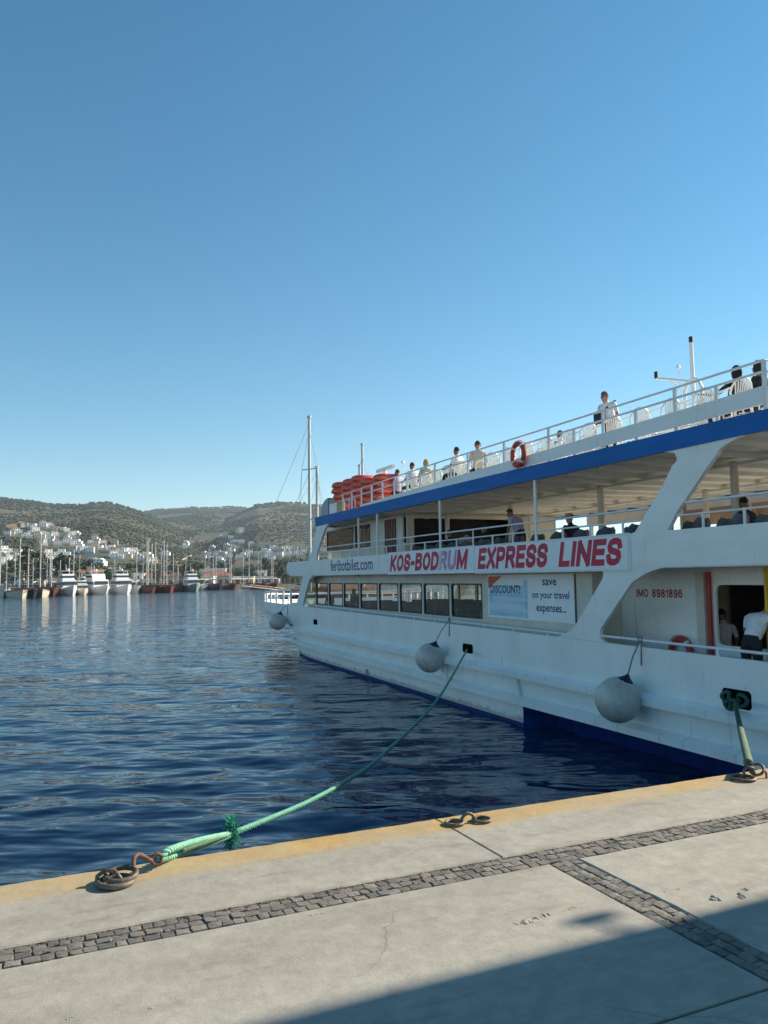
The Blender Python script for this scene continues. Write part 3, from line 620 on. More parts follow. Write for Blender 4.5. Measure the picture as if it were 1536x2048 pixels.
text_mesh('expenses...', 'lettering', M['signblue'], nb, 1.30, .21, bold=.02, loc=(7.32, WY + .0165, 2.80))
# aft side recess: wall, number, opening, red pipe, yellow frame
AY = -1.3
aw = MB().box(2.12, 4.99, AY - .06, AY, 1.5, 3.878).box(-2.2, 2.12, AY - .06, AY, 1.5, 2.36).box(-2.2, 2.12, AY - .06, AY, 3.54, 3.878).box(-2.2, .1, AY - .06, AY, 2.36, 3.54)
aw = aw.build('aft_wall', M['white'], ferry)
ax0, ax1 = .1, 2.12
for (cx, sx) in ((ax0, 1), (ax1, -1)):
    for (cz, sz) in ((2.36, 1), (3.54, -1)): MB().prism([(cx, AY - .055, cz), (cx + sx * .14, AY - .055, cz), (cx + sx * .04, AY - .055, cz + sz * .04), (cx, AY - .055, cz + sz * .14)], (0, .05, 0)).build('opening_corner', M['white'], aw)
stroke_text('IMO 8981896', 'lettering', M['imored'], aw, 1.44, .18, (4.46, AY + .004, 3.26), .235, .26)
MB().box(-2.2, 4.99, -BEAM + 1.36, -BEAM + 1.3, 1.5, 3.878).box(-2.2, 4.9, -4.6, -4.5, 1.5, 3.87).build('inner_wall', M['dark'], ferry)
MB().tube([(2.22, AY + .06, 1.5), (2.22, AY + .06, 3.8)], .045, 10).build('red_pipe', M['redpipe'], ferry, smooth=50)
MB().box(.72, .77, AY + .10, AY + .16, 1.5, 3.87).box(-.9, .72, AY + .10, AY + .22, 3.74, 3.87).build('yellow_frame', M['yellow'], ferry)
MB().box(2.3, 2.52, AY + .002, AY + .12, 1.5, 3.80).build('door_jamb', M['cream'], ferry)
# low rails above the bulwark
def rail(pts_list, r, n=8): 
    b = MB()
    for p in pts_list: b.tube(p, r, n)
    return b
def both_y(f): return f(0) + f(1)
for s in (0, 1):
    Y = (lambda y: y) if not s else (lambda y: -BEAM - y)
    MB().tube([(5.45, Y(-.05), bulw(5.4) + .085), (26.9, Y(-.05), bulw(26.9) + .11)], .024, 8).build('low_rail', M['railwhite'], ferry, smooth=60)
    MB().tube([(4.12, Y(-.05), 2.46), (-2.2, Y(-.05), 2.42)], .028, 8).build('low_rail', M['railwhite'], ferry, smooth=60)
    for k in range(14):
        t = 6.2 + k * 1.55; MB().tube([(t, Y(-.05), bulw(t) - .01), (t, Y(-.05), bulw(t) + .09)], .02, 6).build('stanchion', M['railwhite'], ferry)
    for t in (2.9, .85, -1.2): MB().tube([(t, Y(-.05), bulw(t) - .01), (t, Y(-.05), 2.45)], .03, 6).build('stanchion', M['railwhite'], ferry)
# upper-deck rails and posts
for s in (0, 1):
    Y = (lambda y: y) if not s else (lambda y: -BEAM - y)
    for z, r in ((5.115, .024), (4.885, .020)):
        MB().tube([(2.35, Y(-.05), z - .04), (25.6, Y(-.05), z + .02)], r, 8).build('upper_rail', M['railwhite'], ferry, smooth=60)
        MB().tube([(1.75, Y(-.05), z - .02), (-2.2, Y(-.05), z - .03)], r, 8).build('upper_rail', M['railwhite'], ferry, smooth=60)
    for t in (3.29, 4.39, 5.44, 7.66, 8.70, 9.80, 10.82, 13.03, 14.10, 15.3, 16.3, 18.1, 20.2, 21.3, 22.4, 23.5, 24.6, 1.05, .1, -1.0, -2.1):
        MB().tube([(t, Y(-.05), ST0 - .02), (t, Y(-.05), 4.885)], .026, 6).build('stanchion', M['railwhite'], ferry, smooth=60)
    for t in (4.39, 9.80, 14.10): MB().tube([(t, Y(-.05), 4.885), (t, Y(-.05), 5.09)], .018, 6).build('stanchion', M['railwhite'], ferry, smooth=60)
    for t in (6.56, 11.9, 17.16, 19.15): MB().tube([(t, Y(-.05), ST0 - .02), (t, Y(-.05), 6.14)], .042, 10).build('deck_post', M['railwhite'], ferry, smooth=60)
    for t in (2.65, 7.2, 11.8, 16.3): MB().tube([(t, Y(-2.5), 3.96), (t, Y(-2.5), 6.14)], .085, 12).build('deck_column', M['cream'], ferry, smooth=60)
    MB().tube([(4.9, Y(-.06), 4.6), (4.9, Y(-.06), 6.14)], .03, 8).build('deck_post', M['railwhite'], ferry, smooth=60) if s else None
# roof: slab, blue edge, beams below
rp = [(-.95, -.06), (24.3, -.06), (25.3, -1.2), (25.7, -2.6), (25.8, -BEAM / 2), (25.7, -BEAM + 2.6), (25.3, -BEAM + 1.2), (24.3, -BEAM + .06), (-.95, -BEAM + .06)]
MB().prism([(x, y, 6.20) for x, y in rp], (0, 0, .24)).build('roof', M['ceil'], ferry)
fz = [(24.62, 6.135), (-.98, 6.115), (-.98, 6.46), (24.72, 6.535)]
MB().prism([(t, .03, z) for t, z in fz], (0, -.085, 0)).prism([(t, -BEAM - .03, z) for t, z in fz], (0, .085, 0)).build('roof_edge', M['blue'], ferry)
fb = MB(); fr0 = [(24.66, -.055), (25.45, -1.2), (25.85, -2.6), (25.95, -BEAM / 2), (25.85, -BEAM + 2.6), (25.45, -BEAM + 1.2), (24.66, -BEAM + .055)]
fb.grid([[(x, y, 6.135) for x, y in fr0], [(x, y, 6.535) for x, y in fr0]]); fb.grid([[(x - .06, y, 6.135) for x, y in fr0], [(x - .06, y, 6.535) for x, y in fr0]], flip=True)
fb.box(-1.05, -.985, -BEAM, 0, 6.115, 6.46); fb.build('roof_edge', M['blue'], ferry, smooth=40)
for k in range(22): MB().box(-.4 + k * 1.15, -.30 + k * 1.15, -BEAM + .2, -.2, 6.10, 6.199).build('roof_beam', M['ceil'], ferry)
for y in (-2.5, -BEAM + 2.5): MB().box(-.6, 24, y - .07, y + .07, 6.04, 6.099).build('roof_girder', M['ceil'], ferry)
# upper forward cabin
UY = -1.0
cw = MB()
cw.box(16.8, 25.9, UY - .06, UY, 3.961, 5.05).box(17.0, 20.35, UY - .06, UY, 5.05, 6.03).box(20.35, 26.3, UY - .06, UY, 5.98, 6.10)
cw.box(22.2, 22.38, UY - .06, UY, 5.05, 5.98).box(17.0, 20.35, UY - .06, UY, 6.03, 6.10)
cw.box(16.8, 25.9, -BEAM + 1., -BEAM + 1.06, 3.961, 6.10)
cw.box(25.85, 25.92, -BEAM + 1.06, UY - .06, 3.961, 5.0)
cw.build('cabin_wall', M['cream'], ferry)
for (a, b_) in ((20.38, 22.17), (22.41, 26.1)):
    wf = MB().box(a, b_, UY - .04, UY + .012, 5.05, 5.10).box(a, b_, UY - .04, UY + .012, 5.92, 5.97).box(a, a + .05, UY - .04, UY + .012, 5.10, 5.92).box(b_ - .05, b_, UY - .04, UY + .012, 5.10, 5.92).build('window', M['black'], ferry)
    MB().add([(a + .05, UY - .02, 5.1), (b_ - .05, UY - .02, 5.1), (b_ - .05, UY - .02, 5.92), (a + .05, UY - .02, 5.92)], [(0, 1, 2, 3)]).build('pane', M['brownglass'], wf)
for k in range(5): MB().box(17.62 + k * .24, 17.72 + k * .24, UY + .002, UY + .05, 4.3, 6.0).build('vent_slat', mat('slat_brown', (.16, .06, .045), .6) if k == 0 else bpy.data.materials['slat_brown'], ferry)
# bulkhead facing aft, with the bar recess and a television
bh = MB().box(16.74, 16.80, -BEAM + 1.06, UY - .06, 3.961, 4.7).box(16.74, 16.80, -1.35, UY - .06, 4.7, 6.10).box(16.74, 16.80, -BEAM + 1.06, -5.6, 4.7, 6.10).box(16.74, 16.80, -5.6, -1.35, 5.95, 6.10).build('cabin_bulkhead', M['cream'], ferry)
MB().box(18.2, 18.28, -BEAM + 1.1, UY - .1, 3.97, 6.09).build('bar_back', M['dark'], ferry)
MB().box(17.9, 17.96, -4.3, -3.2, 5.0, 5.6).build('television', M['black'], ferry)
# top deck: parapet board, posts, rails, corner at the aft end
pz = lambda t: 6.87 - .017 * max(0, t - 3.)
MB().prism([(-.45, .0, 6.56), (18.84, .0, 6.41), (18.84, .0, 6.60), (-.45, .0, 6.87)], (0, -.03, 0)).build('parapet_board', M['white'], ferry)
MB().prism([(-.45, -BEAM, 6.56), (18.84, -BEAM, 6.41), (18.84, -BEAM, 6.60), (-.45, -BEAM, 6.87)], (0, .03, 0)).build('parapet_board', M['white'], ferry)
MB().box(-.48, -.452, -BEAM + .04, -.04, 6.56, 6.87).build('parapet_board', M['white'], ferry)
for s in (0, 1):
    Y = (lambda y: y) if not s else (lambda y: -BEAM - y)
    MB().tube([(-.45, Y(-.05), 7.31), (12.4, Y(-.05), 7.31), (21.3, Y(-.05), 7.22)], .024, 8).build('top_rail', M['railwhite'], ferry, smooth=60)
    MB().tube([(-.45, Y(-.05), 7.12), (12.4, Y(-.05), 7.07), (21.6, Y(-.05), 6.97)], .024, 8).build('top_rail', M['railwhite'], ferry, smooth=60)
    for i, t in enumerate([-.46, .59, 1.63, 2.76, 3.82, 4.88, 5.90, 6.96, 7.98, 9.0, 10.02, 11.1, 12.2, 13.3, 14.4, 15.5, 16.6, 17.7, 18.8, 19.9, 21.0]):
        zt = 7.31 if i % 2 == 0 or t > 17 else 7.1
        MB().box(t - .035, t + .035, Y(-.05) - .02, Y(-.05) + .02, 6.45, min(zt, 7.31 - .01 * max(0, t - 12.4))).build('stanchion', M['railwhite'], ferry)
for z in (7.31, 7.12): MB().tube([(-.45, -.05, z), (-.45, -BEAM + .05, z)], .024, 8).build('top_rail', M['railwhite'], ferry, smooth=60)
for y in (-1.5, -3, -4.5, -6, -7.5): MB().box(-.48, -.42, y - .03, y + .03, 6.45, 7.3).build('stanchion', M['railwhite'], ferry)
# hawse holes
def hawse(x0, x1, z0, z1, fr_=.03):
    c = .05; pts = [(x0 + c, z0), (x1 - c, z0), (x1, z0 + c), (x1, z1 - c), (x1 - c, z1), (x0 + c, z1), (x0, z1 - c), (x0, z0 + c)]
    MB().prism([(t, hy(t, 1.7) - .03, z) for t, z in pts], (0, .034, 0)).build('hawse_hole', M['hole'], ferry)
hawse(9.86, 10.48, 1.60, 1.86); hawse(24.5, 25.1, 1.68, 1.92); hawse(.10, .74, 1.46, 1.78); hawse(32.6, 33.1, 2.02, 2.28)
# bow rail: thick cap, stanchions, inner kerb
def deck_edge(n, z, y_in=.0):
    out = []
    for s in [i / n for i in range(n + 1)]:
        t = 28.3 + (38.4 - 28.3) * (1 - (1 - s) ** 1.6); out.append((t, hy(t, 2.45) - y_in, z))
    return out
pe = deck_edge(20, 3.2, .05); full = pe[:-1] + [(x, -BEAM - y, z) for x, y, z in pe[::-1]]
zt = [3.33 - .05 * max(0, x - 28) for x, y, z in full]
MB().tube([(x, y, z2) for (x, y, z), z2 in zip(full, zt)], .06, 8).build('bow_rail', M['railwhite'], ferry, smooth=60)
MB().tube([(x, y, z2 - .36) for (x, y, z), z2 in zip(full, zt)], .03, 8).build('bow_rail', M['railwhite'], ferry, smooth=60)
for i in range(1, len(full), 2):
    x, y, z = full[i]; MB().tube([(x, y, 2.40), (x, y, zt[i])], .055, 8).build('stanchion', M['railwhite'], ferry, smooth=60)
for i in range(6):
    MB().tube([(28.9 + i * .9, -BEAM + .55, 1.56), (28.9 + i * .9, -BEAM + .55, 2.95)], .16, 10).build('bow_tube', M['railwhite'], ferry, smooth=60)
# mast on the top deck
ms = MB().tube([(5.6, -4.3, 8.3), (5.6, -4.3, 9.75)], [.06, .045], 8)
ms.tube([(5.9, -4.3, 6.45), (5.9, -4.3, 8.5), (5.78, -4.3, 8.72), (5.6, -4.3, 8.8), (5.42, -4.3, 8.72), (5.3, -4.3, 8.5), (5.3, -4.3, 6.45)], .045, 8).tube([(5.9, -4.3, 8.15), (5.3, -4.3, 8.15)], .03, 6)
ms.tube([(5.7, -4.3, 8.75), (6.55, -3.95, 9.0)], .04, 6).tube([(5.9, -4.3, 8.5), (6.2, -4.1, 8.88)], .018, 6)
msb = ms.build('mast', M['railwhite'], ferry, smooth=60)
MB().tube([(5.6, -4.3, 9.75), (5.6, -4.3, 9.9)], .055, 8).tube([(6.55, -3.95, 9.0), (6.55, -3.95, 9.18)], .05, 8).build('navigation_light', M['black'], msb)
MB().sphere((6.1, -4.3, 9.22), .06, 10, 6).tube([(6.1, -4.3, 8.9), (6.1, -4.3, 9.2)], .012, 5).build('satellite_dome', M['railwhite'], msb, smooth=60)
for (t, y, z) in ((6.6, -4.8, 9.6), (7.2, -3.6, 8.3), (3.4, -4.6, 8.9), (2.2, -4.2, 8.6)): MB().tube([(t, y, 6.45), (t, y, z)], [.014, .005], 5).build('whip_antenna', M['railwhite'], ferry)
# wheelhouse roof gear: radar, antenna, domed cover, box
rd = MB().tube([(24.6, -3.4, 6.45), (24.6, -3.4, 8.6)], .05, 8).tube([(24.6, -3.4, 8.6), (24.6, -3.4, 8.8)], .12, 10).box(23.6, 25.6, -3.5, -3.36, 8.82, 8.98).build('radar', M['railwhite'], ferry)
MB().tube([(26.0, -3.8, 6.5), (26.0, -3.8, 10.0)], [.03, .012], 6).sphere((26.0, -3.8, 8.9), .07, 8, 6).build('whip_antenna', M['railwhite'], ferry)
MB().tube([(22.4, -3.4, 6.5), (22.4, -3.4, 8.9)], .02, 6).sphere((22.4, -3.4, 8.9), .09, 8, 6).build('whip_antenna', M['railwhite'], ferry)
dm = MB(); pr = []
for a in [R(x) for x in range(0, 91, 15)]: pr.append([(24.9 + 1.15 * math.sin(a) - .7, y, 6.46 + .95 * math.cos(a) ** .7) for y in np.linspace(-.45, -3.2, 6)])
dm.grid(pr); dm.prism([(24.2, -.45, 6.46)] + [r[0] for r in pr], (0, -.01, 0)); dm.box(22.6, 24.19, -3.2, -.5, 6.46, 7.3); dm.build('rounded_locker', M['grey'], ferry, smooth=40)
MB().box(21.85, 22.85, -.32, -.06, 6.52, 6.98).build('equipment_box', M['white'], ferry)
MB().sphere((21.55, -.18, 6.98), .09, 10, 8).tube([(21.55, -.18, 6.46), (21.55, -.18, 6.93)], [.13, .11], 10).build('yellow_light', M['lampyellow'], ferry, smooth=60)
MB().tube([(20.9, -.08, 6.46), (20.9, -.08, 6.98), (19.6, -.08, 6.9), (19.6, -.08, 6.46)], .03, 6).tube([(20.3, -.08, 6.46), (20.3, -.08, 6.93)], .03, 6).build('gate_rail', M['railwhite'], ferry)
# draught marks
text_mesh('15', 'draught_mark', M['signblue'], ferry, .34, .2, bold=.02, loc=(18.4, .016, .14))

# ------------------------------------------------------------------ things on and around the ferry
def on_ferry(name, x, y, z, rz=0.0): return empty(name, shipw(x, y, z), FPHI + rz)
def fender(x, z, r, ztop, label, xt):
    y = hy(x, z) + r + .05; o = on_ferry('ball_fender', x, y, z); tag(o, label, 'fender', 'ball fenders along the port side')
    MB().sphere((0, 0, 0), (r, r, r * 1.0), 28, 18).build('ball', M['fender'], o, smooth=80)
    ax = Vector((xt - x, -r * .9, ztop - z)).normalized() if True else None
    ax = Vector((-.35, -.25, 1)).normalized(); u = ax.orthogonal().normalized(); w = ax.cross(u)
    rows = []
    for (h, rr) in ((.93, .36), (1.04, .22), (1.14, .11), (1.22, .07)):
        rows.append([ax * (r * h) + (u * math.cos(a) + w * math.sin(a)) * (r * rr) for a in [2 * math.pi * i / 12 for i in range(13)]])
    MB().grid(rows).tube([rows[-1][0], ax * (r * 1.2)], .01, 5).build('eye', M['navy'], o, smooth=60)
    p = ax * (r * 1.2); q = Vector((xt - x, -y - .03, ztop - z))
    MB().tube([p, (p + q) / 2 + Vector((0, .04, 0)), q], .014, 6).tube([q, q + Vector((-.06, .03, -.10)), q + Vector((-.05, .05, -.5))], .014, 6).torus(q, .06, .014, (1, 0, 0), (0, 0, 1), 12, 5).build('line', M['cord'], o)
    return o
fender(29.75, 1.62, .44, 2.5, 'round pale fender hanging at the bow below the bow rail', 29.6)
fender(11.65, 1.36, .44, 2.50, 'round grey-white fender beside the small dark hole with the long green rope', 11.35)
fender(2.95, 1.30, .45, 2.46, 'large round grey fender hung by a cord below the red registration number', 2.86)
def lifebuoy(label, x, y, z, Rr, r, tilt=0.):
    o = on_ferry('lifebuoy', x, y, z); tag(o, label, 'lifebuoy')
    MB().torus((0, 0, 0), Rr, r, (1, 0, 0), (0, 0, 1), 36, 12).build('ring', M['buoyred'], o, smooth=80)
    for k in range(4):
        a = math.pi / 4 + k * math.pi / 2
        MB().tube([(Rr * math.cos(a + d), 0, Rr * math.sin(a + d)) for d in (-.1, -.03, .04, .1)], r + .005, 12).build('band', M['tape'], o, smooth=60)
    g_ = MB(); g_.tube([((Rr + r + .012 + .02 * abs(math.sin(2 * a))) * math.cos(a), 0, (Rr + r + .012 + .02 * abs(math.sin(2 * a))) * math.sin(a)) for a in [2 * math.pi * i / 32 for i in range(32)]], .009, 5, closed=True)
    g_.build('grab_line', M['buoyred'], o)
lifebuoy('red lifebuoy hung on the top deck rail over the blue roof edge', 7.05, .10, 6.83, .27, .062)
lifebuoy('red lifebuoy on the white wall under the registration number', 3.05, AY + .09, 2.14, .27, .065)
# stacks of orange floats
def float_proto():
    o = empty('buoyant_float', (0, 0, 0)); b = MB(); hx, hy_, c = .31, .38, .22; pts = []
    for (cx, cy, a0) in ((hx - c, hy_ - c, 0), (-hx + c, hy_ - c, 90), (-hx + c, -hy_ + c, 180), (hx - c, -hy_ + c, 270)):
        for k in range(5): a = R(a0 + 22.5 * k); pts.append((cx + c * math.cos(a), cy + c * math.sin(a), .135))
    b.tube(pts, .135, 10, closed=True); b.build('ring', M['orange'], o, smooth=70)
    MB().box(-.27, .27, -.34, .34, .12, .14).build('net', M['orange'], o)
    l = MB()
    for i in range(0, 20, 2):
        p, q = Vector(pts[i]), Vector(pts[(i + 2) % 20]); out = Vector((p.x + q.x, p.y + q.y, 0)).normalized()
        l.tube([p + Vector((p.x, p.y, 0)).normalized() * .13, (p + q) / 2 + out * .16 + Vector((0, 0, -.08)), q + Vector((q.x, q.y, 0)).normalized() * .13], .013, 5)
    l.build('grab_line', mat('float_grab_line', (.55, .42, .20), .8), o)
    return o
FP = float_proto(); fch = list(FP.children); first = True
stacks = [(22.75, 6, 'the stack next to the rounded grey locker'), (21.55, 6, 'the second stack from the grey locker'), (20.35, 6, 'the third stack from the grey locker'), (19.15, 5, 'the fourth stack from the grey locker'), (17.95, 5, 'the stack nearest the seated passengers')]
for t, n, w_ in stacks:
    for k in range(n):
        o = FP if first else copy_tree(FP, None, fch); first = False
        place(o, shipw(t + random.uniform(-.03, .03), -.72 + random.uniform(-.05, .05), 6.45 + .245 * k), FPHI + random.uniform(-.04, .04))
        tag(o, 'orange life float with grab lines, in ' + w_, 'life float', 'orange life floats stacked on the top deck')
# chairs
def chair_proto():
    o = empty('plastic_chair', (0, 0, 0)); m = M['chair']
    b = MB(); rows = []
    for x, z in ((.22, .415), (.2, .43), (0, .42), (-.18, .41), (-.21, .43)): rows.append([(x, y, z + .018 * (abs(y) / .22) ** 2) for y in (-.22, -.11, 0, .11, .22)])
    b.grid(rows, flip=True); b.grid([[(x, y, z - .02) for x, y, z in r] for r in rows]); b.tube([(.22, -.22, .41), (.22, .22, .41)], .016, 6).build('seat', m, o, smooth=60)
    bk = MB(); arc_ = [(-.21 - .10 * math.sin(a) , .23 * math.cos(a), .62 + .27 * math.sin(a)) for a in [math.pi * i / 10 for i in range(11)]]
    bk.tube([(-.2, .23, .42)] + arc_ + [(-.2, -.23, .42)], .02, 6)
    for k in range(7):
        y = -.165 + k * .055; zt = .62 + .27 * math.sqrt(max(0, 1 - (y / .23) ** 2)); bk.add([(-.20, y * .7 - .017, .43), (-.20, y * .7 + .017, .43), (-.21 - .1 * (zt - .62) / .27, y + .017, zt), (-.21 - .1 * (zt - .62) / .27, y - .017, zt)], [(0, 1, 2, 3)])
    bk.build('backrest', m, o, smooth=60)
    for sx, sy in ((1, 1), (1, -1), (-1, 1), (-1, -1)): MB().tube([(sx * .2, sy * .21, .42), (sx * .25, sy * .25, 0)], [.026, .018], 6).build('leg', m, o, smooth=60)
    for sy in (1, -1): MB().tube([(.24, sy * .25, .40), (.23, sy * .27, .62), (.16, sy * .275, .66), (-.1, sy * .27, .67), (-.235, sy * .225, .70)], [.018, .018, .024, .024, .018], 6).build('armrest', m, o, smooth=60)
    return o
CP = chair_proto(); cch = list(CP.children); first = True
rg = random.Random(4)
chairs = [(t, -.75) for t in np.arange(.9, 16.2, .92)] + [(t, -1.75) for t in np.arange(.6, 16, 1.05)] + [(t, -3.2) for t in np.arange(1.0, 16, 1.3)]
for i, (t, y) in enumerate(chairs):
    o = CP if first else copy_tree(CP, None, cch); first = False
    dt = 0 if y == -.75 else rg.uniform(-.12, .12)
    place(o, shipw(t + dt, y + (0 if y == -.75 else rg.uniform(-.15, .15)), 6.445), FPHI + (rg.uniform(-.18, .18)))
    tag(o, 'white slatted plastic armchair on the top deck, ' + {-.75: 'in the row along the rail', -1.75: 'in the second row from the rail', -3.2: 'in the middle row'}[y], 'chair', 'white plastic chairs on the top deck')
def seat_proto():
    o = empty('bucket_seat', (0, 0, 0)); m = M['seatblue']; b = MB(); rows = []
    for (x, z, w_) in ((.24, .42, .20), (.22, .44, .22), (.05, .41, .23), (-.14, .42, .23), (-.20, .50, .23), (-.24, .66, .22), (-.29, .80, .19), (-.31, .86, .12)):
        rows.append([(x + .05 * (abs(y) ** 2), y * w_, z + .035 * (abs(y) ** 2)) for y in (-1, -.5, 0, .5, 1)])
    b.grid(rows, flip=True); b.grid([[(x - .012, y, z - .022) for x, y, z in r] for r in rows]); b.build('shell', m, o, smooth=60)
    MB().tube([(0, -.18, 0), (0, -.15, .41)], .018, 6).tube([(0, .18, 0), (0, .15, .41)], .018, 6).build('pedestal', M['steel'], o)
    return o
SP = seat_proto(); sch = list(SP.children); first = True
for y in (-.65, -1.25, -3.2, -3.8, -5.3):
    for t in np.arange(-.9, 15.6, .95):
        if y < -3 and int(t * 7) % 2: continue
        o = SP if first else copy_tree(SP, None, sch); first = False
        place(o, shipw(t + rg.uniform(-.03, .03), y, 3.962), FPHI); tag(o, 'blue-grey bucket seat on the covered upper deck, ' + {-.65: 'against the near rail', -1.25: 'one in from the near rail', -3.2: 'beside the inner columns', -3.8: 'just beyond the inner columns', -5.3: 'towards the far side'}[y], 'seat', 'bucket seats on the upper deck')

# ------------------------------------------------------------------ people
def person(name, label, P, skin, hair, top, legs, loc, rz, hairstyle='short', sleeve=True, extra=None):
    """P: joints (facing +x). One skinned surface; colours by region."""
    V = []; E = []; Rr = []; reg = []
    def v(p, r, g): V.append(p); Rr.append(r); reg.append(g); return len(V) - 1
    def lerp(a, b, k): return tuple(a[i] + (b[i] - a[i]) * k for i in range(3))
    pel = v(P['pelvis'], .135, 'L'); sp_ = v(P['waist'], .125, 'T'); ch = v(P['chest'], .15, 'T'); nb_ = v(P['neckbase'], .085, 'T'); nk = v(P['neck'], .055, 'S')
    h0 = v(P['head'], .085, 'S'); hm = v(lerp(P['head'], P['crown'], .55), .098, 'S'); h1 = v(P['crown'], .072, 'S')
    E += [(pel, sp_), (sp_, ch), (ch, nb_), (nb_, nk), (nk, h0), (h0, hm), (hm, h1)]
    for s in ('l', 'r'):
        sh = v(P[s + 'sh'], .075, 'T'); um = v(lerp(P[s + 'sh'], P[s + 'el'], .55), .054, 'T'); el = v(P[s + 'el'], .043, 'S' if sleeve else 'T'); wr = v(P[s + 'wr'], .029, 'S')
        hd = v(P[s + 'ha'], .036, 'S'); E += [(ch, sh), (sh, um), (um, el), (el, wr), (wr, hd)]
        d = Vector(P[s + 'ha']) - Vector(P[s + 'wr']); d.normalize(); a = d.cross(Vector((0, 0, 1))); a = a.normalized() if a.length > .2 else Vector((0, 1, 0)); b_ = a.cross(d)
        for k, ln in ((-1.5, .07), (-.5, .085), (.5, .08), (1.5, .062)):
            p1 = Vector(P[s + 'ha']) + d * (.03 + ln * .5) + a * (.019 * k); p2 = p1 + d * (ln * .5) - Vector((0, 0, .02))
            f1 = v(tuple(p1), .010, 'S'); f2 = v(tuple(p2), .008, 'S'); E += [(hd, f1), (f1, f2)]
        t1 = v(tuple(Vector(P[s + 'wr']).lerp(Vector(P[s + 'ha']), .8) + a * (.045 if s == 'l' else -.045) + d * .02), .011, 'S'); E.append((hd, t1))
        hp = v(P[s + 'hip'], .105, 'L'); tm = v(lerp(P[s + 'hip'], P[s + 'kn'], .5), .088, 'L'); kn = v(P[s + 'kn'], .062, 'L'); an = v(P[s + 'an'], .042, 'L'); to = v(P[s + 'to'], .038, 'B')
        E += [(pel, hp), (hp, tm), (tm, kn), (kn, an), (an, to)]
    me = bpy.data.meshes.new('body'); me.from_pydata(V, E, []); ob = bpy.data.objects.new('body', me); COL.objects.link(ob)
    ob.modifiers.new('s', 'SKIN'); sv = me.skin_vertices[0].data
    for i, r in enumerate(Rr): sv[i].radius = (r, r); sv[i].use_root = (i == 0)
    ob.modifiers.new('d', 'SUBSURF').levels = 1
    bpy.context.view_layer.update(); m2 = bpy.data.meshes.new_from_object(ob.evaluated_get(bpy.context.evaluated_depsgraph_get())); bpy.data.objects.remove(ob)
    m2.name = 'body'; m2.materials.clear()
    for m in (skin, top, legs, M['black']): m2.materials.append(m)
    A = np.array(V); ea = np.array(E); p0, p1 = A[ea[:, 0]], A[ea[:, 1]]; dv = p1 - p0; L2 = (dv ** 2).sum(1); idx = {'S': 0, 'T': 1, 'L': 2, 'B': 3}
    for p in m2.polygons:
        c = np.array(p.center); t = np.clip(((c - p0) * dv).sum(1) / L2, 0, 1); rr = np.array(Rr)[ea[:, 0]] * (1 - t) + np.array(Rr)[ea[:, 1]] * t
        k = int(np.argmin(np.linalg.norm(c - (p0 + dv * t[:, None]), axis=1) / rr)); g_ = reg[ea[k][0]] if t[k] < .5 else reg[ea[k][1]]
        p.material_index = idx[g_]; p.use_smooth = True
    o = empty('person', loc, rz); tag(o, label, 'person')
    bo = bpy.data.objects.new('body', m2); COL.objects.link(bo); bo.parent = o
    hc = Vector(lerp(P['head'], P['crown'], .55)); axd = (Vector(P['crown']) - Vector(P['head'])).normalized(); q = Vector((0, 0, 1)).rotation_difference(axd)
    def hmap(p): return tuple(hc + q @ Vector(p))
    hb_ = MB()
    def cap(p):
        x, y, z = p; z2 = z; x2 = x
        if x > .02 and z < .06: x2 = .02 + (x - .02) * .2; 
        if z < (-.02 if hairstyle == 'short' else -.2): z2 = -.02 if hairstyle == 'short' else -.2
        w = 1 + .06 * mnoise.noise((x * 25, y * 25, z * 25)); return hmap((x2 * w - .012, y * w, z2 * w + .025))
    if hairstyle == 'short': hb_.sphere((0, 0, 0), (.104, .092, .112), 14, 10, fn=cap)
    else: hb_.sphere((0, 0, -.02), (.118, .110, .16), 14, 10, fn=cap)
    hb_.build('hair', hair, o, smooth=80)
    fb_ = MB(); fb_.sphere((0, 0, 0), 1, 6, 4, fn=lambda p: hmap((.097 + p[0] * .018, p[1] * .014, -.025 + p[2] * .026)))
    fb_.build('nose', skin, o, smooth=80)
    eb = MB()
    for sy in (-1, 1): eb.sphere((0, 0, 0), 1, 6, 4, fn=lambda p: hmap((.088 + p[0] * .012, sy * .034 + p[1] * .017, .012 + p[2] * .010)))
    eb.build('eyes', M['black'], o)
    er = MB()
    for sy in (-1, 1): er.sphere((0, 0, 0), 1, 6, 4, fn=lambda p: hmap((-.005 + p[0] * .02, sy * .094 + p[1] * .01, -.012 + p[2] * .032)))
    er.build('ears', skin, o)
    if extra: extra(o)
    return o
